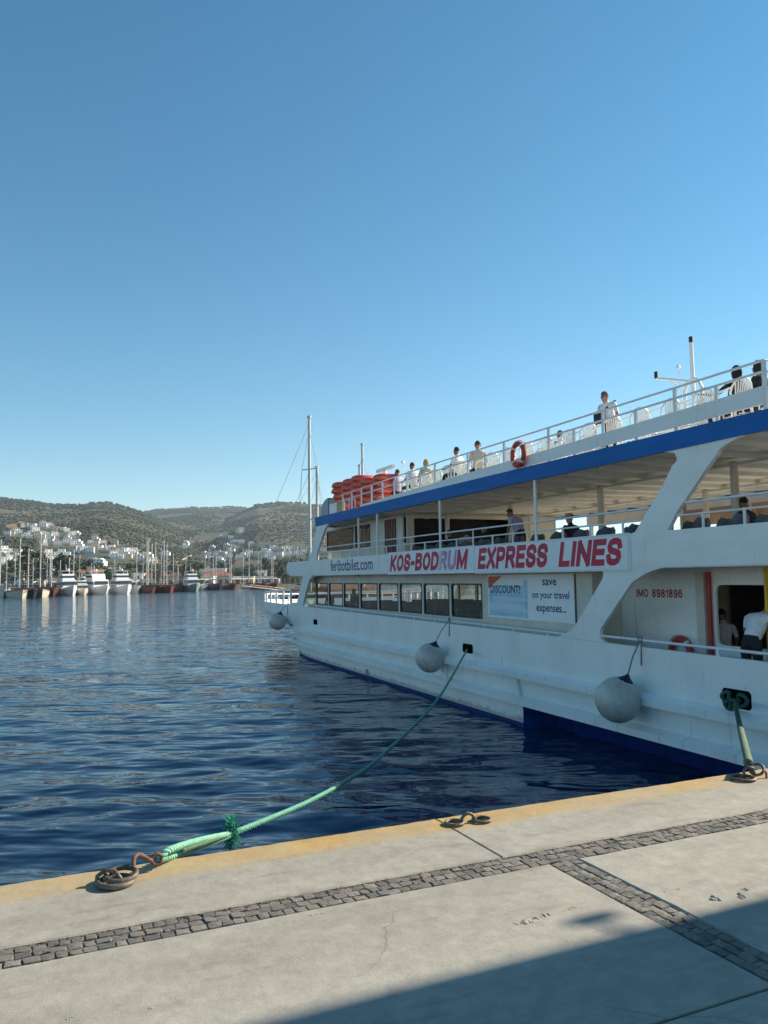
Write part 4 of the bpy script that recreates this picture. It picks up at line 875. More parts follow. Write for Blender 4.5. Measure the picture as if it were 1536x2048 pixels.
def pose(kind='sit', lean=0., turn=0., arms='lap'):
    if kind == 'sit':
        P = dict(pelvis=(-.05, 0, .53), waist=(-.08 - lean * .2, 0, .70), chest=(-.10 - lean * .5, 0, .93), neckbase=(-.09 - lean * .8, 0, 1.09), neck=(-.07 - lean * .8, 0, 1.15), head=(-.03 - lean * .8, 0, 1.20), crown=(-.03 - lean * .85, 0, 1.345),
                 lhip=(0, .10, .52), rhip=(0, -.10, .52), lkn=(.40, .13, .53), rkn=(.40, -.13, .53), lan=(.42, .13, .08), ran=(.42, -.13, .08), lto=(.56, .14, .04), rto=(.56, -.14, .04))
        x = P['chest'][0]
        P.update(lsh=(x, .19, 1.04), rsh=(x, -.19, 1.04), lel=(x + .06, .27, .80), rel=(x + .06, -.27, .80), lwr=(x + .30, .24, .74), rwr=(x + .30, -.24, .74), lha=(x + .37, .22, .73), rha=(x + .37, -.22, .73))
    else:
        P = dict(pelvis=(0, 0, .96), waist=(.0 + lean * .25, 0, 1.10), chest=(.0 + lean * .7, 0, 1.32), neckbase=(.01 + lean, 0, 1.48 - lean * .25), neck=(.03 + lean * 1.1, 0, 1.54 - lean * .3), head=(.06 + lean * 1.2, 0, 1.58 - lean * .35), crown=(.09 + lean * 1.4, 0, 1.72 - lean * .45),
                 lhip=(0, .10, .94), rhip=(0, -.10, .94), lkn=(.02, .12, .50), rkn=(.02, -.12, .50), lan=(0, .13, .08), ran=(0, -.13, .08), lto=(.15, .15, .04), rto=(.15, -.15, .04))
        x = P['chest'][0]
        P.update(lsh=(x, .20, 1.43 - lean * .2), rsh=(x, -.20, 1.43 - lean * .2), lel=(x + .02, .30, 1.14), rel=(x + .02, -.30, 1.14), lwr=(x + .12, .27, .92), rwr=(x + .12, -.27, .92), lha=(x + .14, .26, .85), rha=(x + .14, -.26, .85))
    return P
def ppl(label, px, py, y, deck, kind, rz, skin, hair, top, legs='trousers', t=None, lean=0., hs='short', P=None, extra=None, dz=0, sc=1.):
    if t is None: t = ship(px, py, y)[0]
    pp = person('person', label, P or pose(kind, lean), M[skin], M[hair], M[top], M[legs], shipw(t, y, deck + dz), FPHI + rz, hs, extra=extra); pp.scale = (sc, sc, sc)
TD, UD = 6.445, 3.962
def bag(o):
    MB().tube([(.02, .2, 1.50), (.17, .05, 1.32), (.20, -.10, 1.16)], .03, 6).box(.13, .25, -.28, -.02, .98, 1.22).build('shoulder_bag', M['bag'], o)
Pm = pose('stand', .10); Pm['crown'] = (.21, .02, 1.66); Pm['head'] = (.17, .01, 1.53)
ppl('man in white shirt with dark shoulder bag standing at the top deck rail looking down', 1218, 805, -1.5, TD, 'stand', R(105), 'skin', 'hairgrey', 'shirtwhite', P=Pm, extra=bag)
ppl('dark-haired person in white shirt seated by the top deck rail', 911, 900, -.75, TD, 'sit', R(20), 'skindark', 'hairblack', 'shirtwhite')
ppl('brown-haired person in beige top seated beside the top deck rail', 955, 905, -.75, TD, 'sit', R(-15), 'skin', 'hairbrown', 'shirtbeige', dz=-.04)
ppl('person in white shirt seated among chairs near the orange floats', 823, 935, -.8, TD, 'sit', R(10), 'skindark', 'hairbrown', 'shirtwhite')
ppl('blond person in pale top seated on the top deck', 852, 940, -.9, TD, 'sit', R(-10), 'skin', 'hairblond', 'shirtbeige', hs='long', dz=-.05)
ppl('brown-haired person seated right behind the stacked orange floats', 793, 945, -1.0, TD, 'sit', R(25), 'skindark', 'hairbrown', 'shirtlilac')
ppl('person slumped low in a chair behind the top deck parapet', 1115, 866, -2.1, TD, 'sit', R(0), 'skindark', 'hairgrey', 'shirtwhite', lean=.1, dz=-.05)
Pa = pose('sit', .18); Pa['lwr'] = (.28, .34, .92); Pa['lel'] = (.08, .32, .86); Pa['lha'] = (.38, .34, .95)
ppl('dark-haired person in black reclining with arm stretched out beside the top deck rail', 1458, 752, -1.6, TD, 'sit', R(0), 'skindark', 'hairblack', 'shirtblack', P=Pa, hs='long')
ppl('black-clad person with curly dark hair in the aftmost chair of the top deck', 1512, 738, -1.7, TD, 'sit', R(5), 'skindark', 'hairblack', 'shirtblack', hs='long')
ppl('person in black seated on the upper deck near the bar', 896, 1052, -1.6, UD, 'sit', 0, 'skindark', 'hairblack', 'shirtblack', lean=.05)
ppl('person in lilac top seated on the upper deck', 930, 1050, -1.6, UD, 'sit', 0, 'skindark', 'hairbrown', 'shirtlilac', hs='long')
ppl('person in dark top seated behind the lilac-clad passenger', 966, 1047, -1.6, UD, 'sit', 0, 'skindark', 'hairblack', 'shirtblack', dz=.02)
Ps = pose('stand', .22)
ppl('person in pale lilac top standing and bending forward on the upper deck', 1040, 1015, -1.1, UD, 'stand', R(20), 'skindark', 'hairbrown', 'shirtlilac', P=Ps)
def sunhat(o): MB().tube([(-.03, 0, 1.31), (-.03, 0, 1.33)], .2, 14).tube([(-.03, 0, 1.32), (-.03, 0, 1.41)], [.115, .10], 12).build('hat', M['hat'], o)
ppl('person in a brimmed hat seated on the upper deck', 1137, 1040, -1.5, UD, 'sit', 0, 'skin', 'hairbrown', 'shirtblack', extra=sunhat)
ppl('person seated on the upper deck with only the dark hair showing over the seats', 1487, 1068, -2.6, UD, 'sit', 0, 'skindark', 'hairblack', 'shirtblack')
Pb = pose('stand', .34); Pb['lsh'] = (.24, .235, 1.36); Pb['rsh'] = (.24, -.235, 1.36)
ppl('man in white shirt and black trousers bending over at the dark side opening', 1500, 1250, -.75, 1.5, 'stand', R(-85), 'skindark', 'hairblack', 'shirtwhite', P=Pb, dz=.0, sc=1.07)
ppl('person in white shirt half hidden in the dark side opening', 1447, 1250, -2.3, 1.5, 'stand', R(-20), 'skindark', 'hairblack', 'shirtwhite', dz=-.28)
ppl('passenger in red-trimmed dark top behind the cabin glass', 660, 1190, -1.5, 1.5, 'stand', R(30), 'skindark', 'hairblack', 'shirtred', dz=-.05)
ppl('passenger in dark clothes standing in the saloon behind the glass', 710, 1190, -1.4, 1.5, 'stand', R(30), 'skindark', 'hairblack', 'shirtblack')

# ------------------------------------------------------------------ mooring rings and ropes
def strand_rope(path, r, pitch, nstr=3, seg=.018):
    P = [Vector(p) for p in path]; L = [0]
    for i in range(1, len(P)): L.append(L[-1] + (P[i] - P[i - 1]).length)
    n = max(8, int(L[-1] / seg)); out = [[] for _ in range(nstr)]; u = None; pt = None
    for i in range(n + 1):
        s = L[-1] * i / n; k = min(len(L) - 2, max(0, int(np.searchsorted(L, s)) - 1)); f = (s - L[k]) / max(1e-9, L[k + 1] - L[k]); p = P[k].lerp(P[k + 1], f); t = (P[k + 1] - P[k]).normalized()
        if u is None: u = t.orthogonal().normalized()
        else: u = (pt.rotation_difference(t) @ u); u = (u - t * u.dot(t)).normalized()
        pt = t; w = t.cross(u)
        for j in range(nstr):
            a = 2 * math.pi * (s / pitch + j / nstr); out[j].append(p + (u * math.cos(a) + w * math.sin(a)) * (r * .60))
    b = MB()
    for o in out: b.tube(o, r * .50, 6)
    return b
def smooth_path(pts, n=14):
    P = [Vector(p) for p in pts]; out = []
    for i in range(len(P) - 1):
        p0, p1, p2, p3 = P[max(0, i - 1)], P[i], P[i + 1], P[min(len(P) - 1, i + 2)]
        for k in range(n):
            t = k / n; out.append(.5 * ((2 * p1) + (p2 - p0) * t + (2 * p0 - 5 * p1 + 4 * p2 - p3) * t * t + (3 * p1 - p0 - 3 * p2 + p3) * t ** 3))
    return out + [P[-1]]
gz = QZ
def ring_pair(label, cx, cy, tilt=0.):
    o = empty('mooring_ring', (cx[0], cx[1], gz)); tag(o, label, 'mooring ring'); return o
# middle rings: a staple with two flat rings
pl_, pr_ = on_z(910, 1649, gz), on_z(962, 1643, gz); c = (pl_ + pr_) / 2
o = empty('mooring_ring', (c[0], c[1], gz)); tag(o, 'pair of weathered steel rings on a staple lying on bare quay, no rope on them', 'mooring ring')
dx = Vector(pr_ - pl_); L_ = dx.length; ux = dx.normalized(); uy = Vector((-ux.y, ux.x, 0))
MB().tube([ux * (-.055) + Vector((0, 0, -.03)), ux * (-.055) + Vector((0, 0, .03)), ux * (-.03) + Vector((0, 0, .062)), Vector((0, 0, .072)), ux * .03 + Vector((0, 0, .062)), ux * .055 + Vector((0, 0, .03)), ux * .055 + Vector((0, 0, -.03))], .013, 8).build('staple', M['steel'], o, smooth=60)
MB().torus(ux * (-L_ / 2 - .005) + Vector((0, 0, .014)), .066, .0125, ux, uy, 28, 8).build('ring', M['steel'], o, smooth=60)
MB().torus(ux * (L_ / 2 + .005) + Vector((0, 0, .014)), .066, .0125, ux, uy, 28, 8).build('ring', M['steel'], o, smooth=60)
# left rings: a big heavy double ring with a rusty shackle holding the rope
c = on_z(231, 1770, gz); o = empty('mooring_ring', (c[0], c[1], gz)); tag(o, 'heavy steel rings with rusty shackle holding the long green rope', 'mooring ring')
vx = Vector((rt[0], rt[1], 0)).normalized(); vy = Vector((-vx.y, vx.x, 0))
MB().torus((0.0, 0, .020), .100, .019, vx, vy, 34, 10, sq=.92).build('ring', M['steel'], o, smooth=60)
lean = (vy * .72 + Vector((0, 0, .70))).normalized()
MB().torus(vx * .02 + vy * .04 + Vector((0, 0, .048)), .090, .017, vx, (vy * .97 + Vector((0, 0, .12))), 34, 10).build('ring', M['steel'], o, smooth=60)
MB().tube([vx * (-.12) + Vector((0, 0, -.02)), vx * (-.115) + vy * .01 + Vector((0, 0, .05)), vx * (-.07) + vy * .02 + Vector((0, 0, .082)), vx * (-.01) + vy * .02 + Vector((0, 0, .075)), vx * .03 + Vector((0, 0, .04)), vx * .04 + Vector((0, 0, -.02))], .0135, 8).build('staple', M['steel'], o, smooth=60)
sh = [vx * .085 + vy * .07 + Vector((0, 0, .075)), vx * .08 + vy * .11 + Vector((0, 0, .125)), vx * .10 + vy * .15 + Vector((0, 0, .128)), vx * .145 + vy * .19 + Vector((0, 0, .085)), vx * .16 + vy * .21 + Vector((0, 0, .07))]
MB().tube(smooth_path(sh, 5), .0135, 8).torus(vx * .185 + vy * .23 + Vector((0, 0, .072)), .032, .011, (vx + vy * .6), Vector((0, 0, 1)), 16, 8).tube([vx * .19 + vy * .26 + Vector((0, 0, .03)), vx * .23 + vy * .28 + Vector((0, 0, .10))], .010, 7).build('shackle', M['rust'], o, smooth=60)
C1 = Vector(c); C1.z = gz
# the long rope: doubled eye near the ring, then one line to the hull
eye = C1 + vx * .215 + vy * .27 + Vector((0, 0, .065))
hole = Vector(shipw(10.15, .03, 1.70))
def on_rope(px, py):                            # the rope hangs in the vertical plane between ring and hole
    nrm = np.array([hole.y - eye.y, -(hole.x - eye.x), 0]); d = ray(px, py); return Vector(ORG + d * (((np.array(eye) - ORG) @ nrm) / (d @ nrm)))
kn = on_rope(462, 1668)
m1 = on_rope(620, 1602); m2 = on_rope(767, 1508); m3 = on_rope(874, 1400); m0 = on_rope(540, 1637); m15 = on_rope(695, 1560)
rope = empty('mooring_rope', (eye.x, eye.y, eye.z)); tag(rope, 'long green rope running from the heavy ring up to the small hole in the hull', 'rope')
rel = lambda pts: [Vector(p) - eye for p in pts]
path = smooth_path([kn, m0, m1, m15, m2, m3, hole], 24)
def lit_split(path, k): return path[:k + 1], path[k:]
strand_rope(rel(path), .026, .14, 3, .03).build('line', M['rope'], rope, smooth=80)
side = (kn - eye).cross(Vector((0, 0, 1))).normalized(); upv = Vector((0, 0, 1))
e_a = smooth_path([kn, eye.lerp(kn, .5) + upv * .035 + side * .012, eye.lerp(kn, .08) + upv * .045 + side * .02, eye + upv * .02 - (kn - eye).normalized() * .01, eye.lerp(kn, .05) - upv * .012 - side * .02, eye.lerp(kn, .5) - upv * .02 - side * .012, kn - upv * .01], 10)
strand_rope(rel(e_a), .023, .10, 3, .015).build('eye_splice', M['ropepale'], rope, smooth=80)
e_b = smooth_path([kn, eye.lerp(kn, .55) + upv * .01 + side * .03, eye.lerp(kn, .2) + upv * .012 + side * .028], 10)
strand_rope(rel(e_b), .017, .09, 3, .015).build('spliced_end', M['ropedirty'], rope, smooth=80)
tb = MB(); rg = random.Random(8)
for i in range(900):
    d = Vector((rg.gauss(0, 1), rg.gauss(0, 1), rg.gauss(0, 1))).normalized(); ln = rg.uniform(.03, .085) * (1.2 if d.z > .3 else 1); st = kn - eye + Vector((rg.gauss(0, .012), rg.gauss(0, .012), rg.gauss(.015, .045)))
    cur = Vector((rg.gauss(0, .02), rg.gauss(0, .02), rg.gauss(-.012, .015)))
    d.x *= .55; d.y *= .55
    tb.tube([st, st + d * ln * .55 + cur * .4, st + d * ln + cur * 1.3], [.0028, .0022, .0012], 3)
tb.build('frayed_tuft', M['tuft'], rope)
# right-hand ring set and short rope
c = on_z(1500, 1556, gz); o = empty('mooring_ring', (c[0], c[1], gz)); tag(o, 'steel rings and staple holding the short thick green rope close to the ferry', 'mooring ring')
MB().torus(vx * (-.09) - vy * .06 + Vector((0, 0, .016)), .10, .0145, vx, vy, 28, 8).build('ring', M['steel'], o, smooth=60)
MB().tube([vx * (-.06) + Vector((0, 0, -.02)), vx * (-.05) + Vector((0, 0, .07)), vx * (-.02) + Vector((0, 0, .10)), vx * .03 + Vector((0, 0, .09)), vx * .05 + Vector((0, 0, -.02))], .0145, 8).build('staple', M['steel'], o, smooth=60)
MB().torus(vx * .075 + vy * .02 + Vector((0, 0, .07)), .062, .013, (vx + Vector((0, 0, .35))), (vy + Vector((0, 0, .6))), 24, 8).build('ring', M['steel'], o, smooth=60)
MB().tube([vx * .12 + Vector((0, 0, .09)), vx * .15 + Vector((0, 0, .04)), vx * .14 - vy * .02 + Vector((0, 0, .0))], .011, 7).torus(vx * .005 + vy * .03 + Vector((0, 0, .125)), .035, .012, (vx), Vector((0, .4, 1)), 16, 7).build('shackle', M['steel'], o, smooth=60)
base = Vector(c) + vx * .01 + vy * .03; base.z = gz + .13
h2 = Vector(shipw(.42, .04, 1.58)); ro = empty('mooring_rope', base); tag(ro, 'short thick dirty green rope knotted in the rounded hull hole near the stern', 'rope')
pth = smooth_path([h2, h2.lerp(base, .3) - upv * .05, h2.lerp(base, .62) - upv * .04, base], 16)
n_ = int(len(pth) * .55)
strand_rope([p - base for p in pth[:n_ + 1]], .034, .13, 3, .02).build('line', mat('dark_green_rope', (.02, .085, .06), .6, var=.3, vscale=30, bump=.4, bscale=120), ro, smooth=80)  # darker green on the half towards the hull, shared with the knot
strand_rope([p - base for p in pth[n_:]], .036, .11, 4, .012).build('eye_splice', M['ropedirty'], ro, smooth=80)
kb = MB(); hh = h2 - base; fx = Vector(BOW); fp = Vector(PORT)
for (a, z, r, w_) in ((.16, .06, .085, .9), (-.17, .04, .09, 1.1), (.0, -.02, .07, .6), (.12, -.08, .06, 1.2)):
    c0 = hh + fx * a + Vector((0, 0, z)) + fp * .02
    kb.tube([c0 + fx * (r * math.cos(q)) + Vector((0, 0, r * w_ * math.sin(q))) + fp * (.03 * math.sin(2 * q + a * 9)) for q in [2 * math.pi * i / 14 for i in range(14)]], .036, 7, closed=True)
kb.build('knot', bpy.data.materials['dark_green_rope'], ro, smooth=80)

# ------------------------------------------------------------------ far shore: hills
SHORE = [(-75, 130), (-45, 170), (-32, 205), (-25.6, 246), (-19.6, 272), (-14.7, 300), (-9.5, 354), (0, 420), (20, 440), (45, 420), (75, 400)]
def shore_r(az): return float(np.interp(math.degrees(az), [p[0] for p in SHORE], [p[1] for p in SHORE]))
def ridge(pts, dist):                            # photo silhouette -> (azimuths, heights at that distance)
    az = []; h = []
    for px, py in pts:
        d = ray(px, py); az.append(math.degrees(math.atan2(d[0], d[1]))); h.append(EYE + dist * d[2] / math.hypot(d[0], d[1]))
    return az, h, dist
HILLS = [ridge([(-900, 1080), (-500, 1010), (-200, 985), (0, 995), (50, 1000), (100, 1008), (150, 1009), (185, 1004), (215, 1003.5), (260, 1016), (290, 1026), (340, 1050), (400, 1082), (470, 1112), (560, 1150), (640, 1160)], 1450.),
         ridge([(-100, 1060), (100, 1050), (200, 1036), (270, 1027), (300, 1021), (340, 1016), (380, 1013.5), (420, 1015.5), (460, 1012.5), (490, 1015), (530, 1030), (580, 1050), (640, 1075), (720, 1110), (800, 1150)], 2700.),
         ridge([(250, 1150), (330, 1110), (380, 1085), (420, 1058), (450, 1040), (480, 1024), (515, 1009), (560, 1004.5), (600, 1006), (650, 1012), (720, 1030), (800, 1055), (900, 1085), (1050, 1105), (1300, 1115), (1700, 1100), (2200, 1110)], 1900.)]
def hill_h(az, d):
    a = math.degrees(az); s = shore_r(az); best = 1.3
    x, y = d * math.sin(az), d * math.cos(az)
    for i, (A, Hh, D) in enumerate(HILLS):
        hr = float(np.interp(a, A, Hh))
        if hr <= 2: continue
        n = mnoise.fractal((x / 190., y / 260., i * 7.3), 1.0, 2.0, 4)
        if d <= D:
            u = max(0, (d - s - 40) / (D - s - 40)); g_ = .30 * u + .70 * u ** 1.55; h = 1.3 + (hr - 1.3) * g_ + n * .085 * hr * math.sin(math.pi * min(1, u)) ** .8
        else:
            u = (d - D) / 900.; h = hr * max(0, 1 - u * u * .9 - .15 * u) + n * .05 * hr * min(1, u * 3)
        best = max(best, h)
    return best
azs = np.concatenate([np.arange(-62, -29, 1.2), np.arange(-29, 8, .14), np.arange(8, 62, 1.2)]); us = [0, .001] + [((k / 120.) ** 1.35) for k in range(1, 121)]
rows = []
for a in azs:
    az = R(float(a)); s = shore_r(az); r_ = []
    for i, u in enumerate(us):
        d = s + (3700 - s) * u; z = -1.5 if i == 0 else hill_h(az, d); r_.append((d * math.sin(az), d * math.cos(az), z))
    rows.append(r_)
hm = mat('hill_ground', (.135, .095, .062), .95); n = hm.node_tree; b = n.nodes['Principled BSDF']; tc = n.nodes.new('ShaderNodeTexCoord')
def _nz(sc, det=6):
    x = n.nodes.new('ShaderNodeTexNoise'); x.inputs['Scale'].default_value = sc; x.inputs['Detail'].default_value = det; x.inputs['Roughness'].default_value = .65; n.links.new(tc.outputs['Object'], x.inputs['Vector']); return x
def _rp(x, p0, p1, c0, c1):
    r = n.nodes.new('ShaderNodeValToRGB'); r.color_ramp.elements[0].position = p0; r.color_ramp.elements[1].position = p1; r.color_ramp.elements[0].color = c0 + (1,); r.color_ramp.elements[1].color = c1 + (1,); n.links.new(x.outputs[0], r.inputs[0]); return r
soil = _rp(_nz(.02), .3, .7, (.10, .075, .05), (.21, .135, .09)); grn = _rp(_nz(.05), .3, .7, (.036, .048, .024), (.062, .07, .034)); msk = _rp(_nz(.0075, 7), .36, .50, (0, 0, 0), (1, 1, 1))
mx = n.nodes.new('ShaderNodeMix'); mx.data_type = 'RGBA'; n.links.new(msk.outputs[0], mx.inputs[0]); n.links.new(soil.outputs[0], mx.inputs[6]); n.links.new(grn.outputs[0], mx.inputs[7]); n.links.new(mx.outputs[2], b.inputs['Base Color'])
MB().grid(rows, flip=True).build('hills', hm, None, smooth=180, kind='structure')
# maquis and pine cover: far-off wood that reads as one mass
NEAR = {}
def keep_clear(p, w_):
    d_ = math.hypot(p[0], p[1]); e_ = (float(p[0]), float(p[1]), p[0] / d_, p[1] / d_, w_)
    for gx in (-1, 0, 1):
        for gy in (-1, 0, 1): NEAR.setdefault((int(p[0] // 40) + gx, int(p[1] // 40) + gy), []).append(e_)
def blob_cloud(n_try):
    rs = np.random.default_rng(21); V = []; Fc = []; mi = []
    ico = [(0, 0, 1)] + [(.894 * math.cos(k * 1.2566), .894 * math.sin(k * 1.2566), .447) for k in range(5)] + [(.894 * math.cos(k * 1.2566 + .628), .894 * math.sin(k * 1.2566 + .628), -.447) for k in range(5)]
    icf = [(0, 1 + k, 1 + (k + 1) % 5) for k in range(5)] + [(1 + k, 6 + k, 1 + (k + 1) % 5) for k in range(5)] + [(6 + k, 6 + (k + 1) % 5, 1 + (k + 1) % 5) for k in range(5)]
    I = np.array(ico)
    for i in range(n_try):
        az = R(rs.uniform(-28.5, 6)); s = shore_r(az); d = s + 60 + (2900 - s) * rs.random() ** .8
        x, y = d * math.sin(az), d * math.cos(az)
        if any((x - hx_) * ca + (y - hy2) * sa < 6 and (x - hx_) * ca + (y - hy2) * sa > -38 and abs(-(x - hx_) * sa + (y - hy2) * ca) < hw_ for hx_, hy2, ca, sa, hw_ in NEAR.get((int(x // 40), int(y // 40)), ())): continue
        cov = mnoise.fractal((x / 150., y / 150., 3.1), 1.0, 2.0, 4) + .25
        if rs.random() > cov * 1.5 + .18: continue
        z = hill_h(az, d); r = rs.uniform(.8, 2.1) * (1 + .35 * (d > 1200) + .5 * (d > 1900))
        j = I * (r * rs.uniform(.8, 1.25, (11, 3))) * np.array([1, 1, rs.uniform(.45, .75)]); o = len(V)
        V += [tuple(q) for q in (j + np.array([x, y, z + r * .35]))]; Fc += [tuple(o + k for k in f) for f in icf]; mi += [0 if rs.random() < .6 else 1] * len(icf)
    b = MB(); b.v = V; b.f = Fc; b.m = mi
    b.build('hillside_scrub', [mat('scrub_dark', (.034, .048, .026), .95, var=.35, vscale=.08), mat('scrub_olive', (.052, .062, .032), .95, var=.35, vscale=.08)], None, kind='stuff')
def hill_hit(px, py):
    d = ray(px, py); az = math.atan2(d[0], d[1]); tl = d[2] / math.hypot(d[0], d[1]); dd = shore_r(az) + 20
    while dd < 2600:
        if hill_h(az, dd) >= EYE + tl * dd: break
        dd += 6
    return np.array([dd * math.sin(az), dd * math.cos(az), hill_h(az, dd)]), dd
# houses
HW = [mat('house_white', (.84, .82, .77), .8, var=.06, vscale=.4), mat('house_cream', (.62, .54, .42), .8, var=.1, vscale=.4), mat('house_grey_white', (.72, .73, .73), .8, var=.1, vscale=.4)]
HWIN = mat('house_window_dark', (.05, .06, .08), .2); HROOF = mat('house_tile_roof', (.30, .12, .075), .85, var=.2, vscale=.8); HTER = mat('house_terrace', (.46, .42, .36), .85)
def house_proto(kind, wall):
    o = empty('hillside_house', (0, 0, 0)); W_ = 10.
    w_ = MB(); wins = []
    if kind == 0: w_.box(-5, 5, -4, 4, -4, 5.6); blocks = [(-5, 5, -4, 0, 2)]
    elif kind == 1: w_.box(-5, 2, -4, 4, -4, 5.8).box(2, 6, -5, 3, -4, 3.0).box(-6.5, -5, -3, 3, -4, 3.0); blocks = [(-5, 2, -4, 0, 2), (2, 6, -5, 0, 1)]
    elif kind == 2: w_.box(-7, 7, -3.5, 4, -4, 3.).box(-5, 3, -1.5, 4, 3, 6.2); blocks = [(-7, 7, -3.5, 0, 1), (-5, 3, -1.5, 3, 1)]
    else: w_.box(-4, 4, -4, 4, -4, 6.); blocks = [(-4, 4, -4, 0, 2)]
    wo_ = w_.build('wall', wall, o)
    for (x0, x1, y0, z0, fl) in blocks:
        nn = max(2, int((x1 - x0) / 2.8))
        for f in range(fl):
            for i in range(nn):
                c_ = x0 + (i + .5) * (x1 - x0) / nn; z = z0 + .8 + f * 2.9
                MB().box(c_ - .5, c_ + .5, y0 - .06, y0 - .004, z, z + 1.5).build('window', HWIN, o)
    if kind == 3: MB().add([(-4.5, -4.5, 6), (4.5, -4.5, 6), (4.5, 4.5, 6), (-4.5, 4.5, 6), (0, 0, 7.8)], [(0, 1, 4), (1, 2, 4), (2, 3, 4), (3, 0, 4), (3, 2, 1, 0)]).build('roof', HROOF, o)
    else: MB().box(-5.6 if kind != 2 else -7.4, 5.6 if kind != 2 else 7.4, -6.2, -4.1 if kind != 1 else -5.1, -4, .2).build('terrace', HTER, o)
    return o
kinds = [(0, 0, 'white flat-roofed two-storey house'), (1, 0, 'white house of stepped blocks'), (2, 0, 'long white house with a set-back upper floor'), (3, 1, 'cream house under a tiled hip roof'), (0, 2, 'grey-white flat-roofed two-storey house'), (1, 1, 'cream house of stepped blocks')]
HP = [house_proto(k, HW[w_]) for k, w_, _ in kinds]; hch = [list(h.children) for h in HP]; hused = [False] * len(HP)
z1 = [(165, 345, 14), (195, 352, 8), (250, 368, 14), (330, 358, 14), (370, 358, 16), (420, 385, 10), (110, 390, 12), (60, 425, 12), (95, 415, 9), (140, 415, 12), (210, 430, 13), (235, 415, 9), (270, 395, 14), (292, 432, 12), (280, 420, 9), (355, 420, 11), (420, 420, 10), (390, 438, 9),
      (325, 485, 13), (400, 482, 10), (440, 492, 10), (510, 390, 9), (545, 440, 10), (560, 418, 8), (510, 478, 14), (572, 500, 12), (520, 455, 9), (740, 460, 14), (700, 488, 13), (765, 490, 14), (800, 485, 10), (740, 520, 15), (790, 520, 10), (880, 495, 13), (850, 548, 15), (870, 525, 10), (915, 540, 13), (925, 562, 11), (965, 560, 12), (1000, 552, 11), (1030, 548, 10), (1040, 575, 9), (890, 600, 15), (950, 600, 14), (980, 590, 9),
      (1100, 597, 12), (1140, 590, 12), (1255, 580, 10), (1430, 487, 13), (220, 570, 22), (380, 572, 24), (480, 570, 24), (560, 548, 10), (640, 552, 12), (600, 535, 9), (145, 600, 16), (40, 548, 15), (30, 570, 12), (75, 620, 14), (120, 645, 13), (60, 640, 11), (220, 622, 18), (335, 622, 14), (370, 635, 10), (480, 640, 10), (290, 600, 18), (430, 595, 20), (520, 600, 18), (150, 575, 9), (20, 610, 12), (90, 660, 12), (680, 540, 9), (770, 648, 10), (730, 650, 8), (1160, 640, 10), (1090, 620, 10)]
z2 = [(550, 432, 13), (590, 425, 8), (620, 440, 10), (700, 382, 12), (680, 400, 8), (280, 487, 13), (100, 578, 10), (420, 565, 13), (480, 512, 9), (590, 500, 12), (570, 570, 12), (640, 478, 13), (700, 480, 14), (780, 490, 10), (850, 512, 10), (885, 550, 18), (920, 565, 12), (970, 535, 14), (1010, 538, 14), (1070, 528, 13), (1110, 545, 12), (830, 577, 10), (730, 580, 12), (1000, 580, 12), (1130, 572, 12), (940, 520, 9), (630, 550, 9), (465, 600, 10), (540, 610, 11), (690, 600, 10), (760, 560, 10), (1180, 560, 12), (660, 520, 8), (900, 590, 10), (1060, 575, 10), (520, 560, 8), (610, 590, 9), (390, 595, 8)]
allh = [(x / 3.84, 960 + y / 3.84, w_) for x, y, w_ in z1] + [(300 + x / 3.84, 960 + y / 3.84, w_) for x, y, w_ in z2]
rg = random.Random(12)
allh += [(x + rg.uniform(-9, 9), y + rg.uniform(-4, 5), rg.uniform(8, 12)) for x, y, w_ in allh if w_ < 17 and rg.random() < .75]
for i, (px, py, w_) in enumerate(allh):
    p, dd = hill_hit(px, py + 2.5); k = rg.choice((0, 0, 1, 1, 2, 4, 5, 3)) if w_ < 17 else 2; wid = {0: 10, 1: 12.5, 2: 14, 3: 8, 4: 10, 5: 12.5}[k]
    sc = min(1.9, max(.55, w_ * .92 * dd / F / wid)); az = math.atan2(p[0], p[1])
    o = HP[k] if not hused[k] else copy_tree(HP[k], None, hch[k]); hused[k] = True
    place(o, p + np.array([0, 0, .6]), -az + rg.uniform(-.35, .35), sc); keep_clear(p, wid * sc * .55)
    zone = 'on the slope below the bare ridge' if (px < 160 and py < 1090) else 'in the cluster beside the wooded gully' if (px < 285 and py < 1125 and px > 160) else 'low on the slope just above the masts' if px < 300 else 'below the far valley' 
    tag(o, kinds[k][2] + ' ' + zone, 'house', 'houses on the hillside')
for k, h in enumerate(HP):
    if not hused[k]:
        for c_ in hch[k]: bpy.data.objects.remove(c_)
        bpy.data.objects.remove(h)
blob_cloud(85000)
# terraced road cuts
def ribbon(name, pts, w_, m):
    P = [hill_hit(*p)[0] for p in pts]; b = MB(); r0, r1 = [], []
    for i, p in enumerate(P): r0.append(tuple(p + np.array([0, 0, w_ * .55]))); r1.append(tuple(p + np.array([0, -1.5, -w_ * .5])))
    b.grid([r0, r1]); b.grid([[(x, y + .5, z) for x, y, z in r0], [(x, y + .5, z) for x, y, z in r1]], flip=True)
    b.grid([r0, [(x, y + .5, z) for x, y, z in r0]]); return b.build(name, m, None, kind='structure')
earth = mat('cut_earth', (.36, .23, .14), .95, var=.2, vscale=.05); pale = mat('pale_road', (.34, .29, .22), .9, var=.15, vscale=.1)
ribbon('hill_track', [(353, 1128), (362, 1123), (373, 1117), (384, 1112), (393, 1108)], 2.6, pale)
ribbon('hill_cut', [(0, 1058), (12, 1057), (25, 1055), (40, 1053)], 6, earth); ribbon('hill_cut', [(95, 1056), (108, 1057), (120, 1058)], 4, earth); ribbon('hill_cut', [(150, 1069), (160, 1072), (168, 1074)], 4, earth)

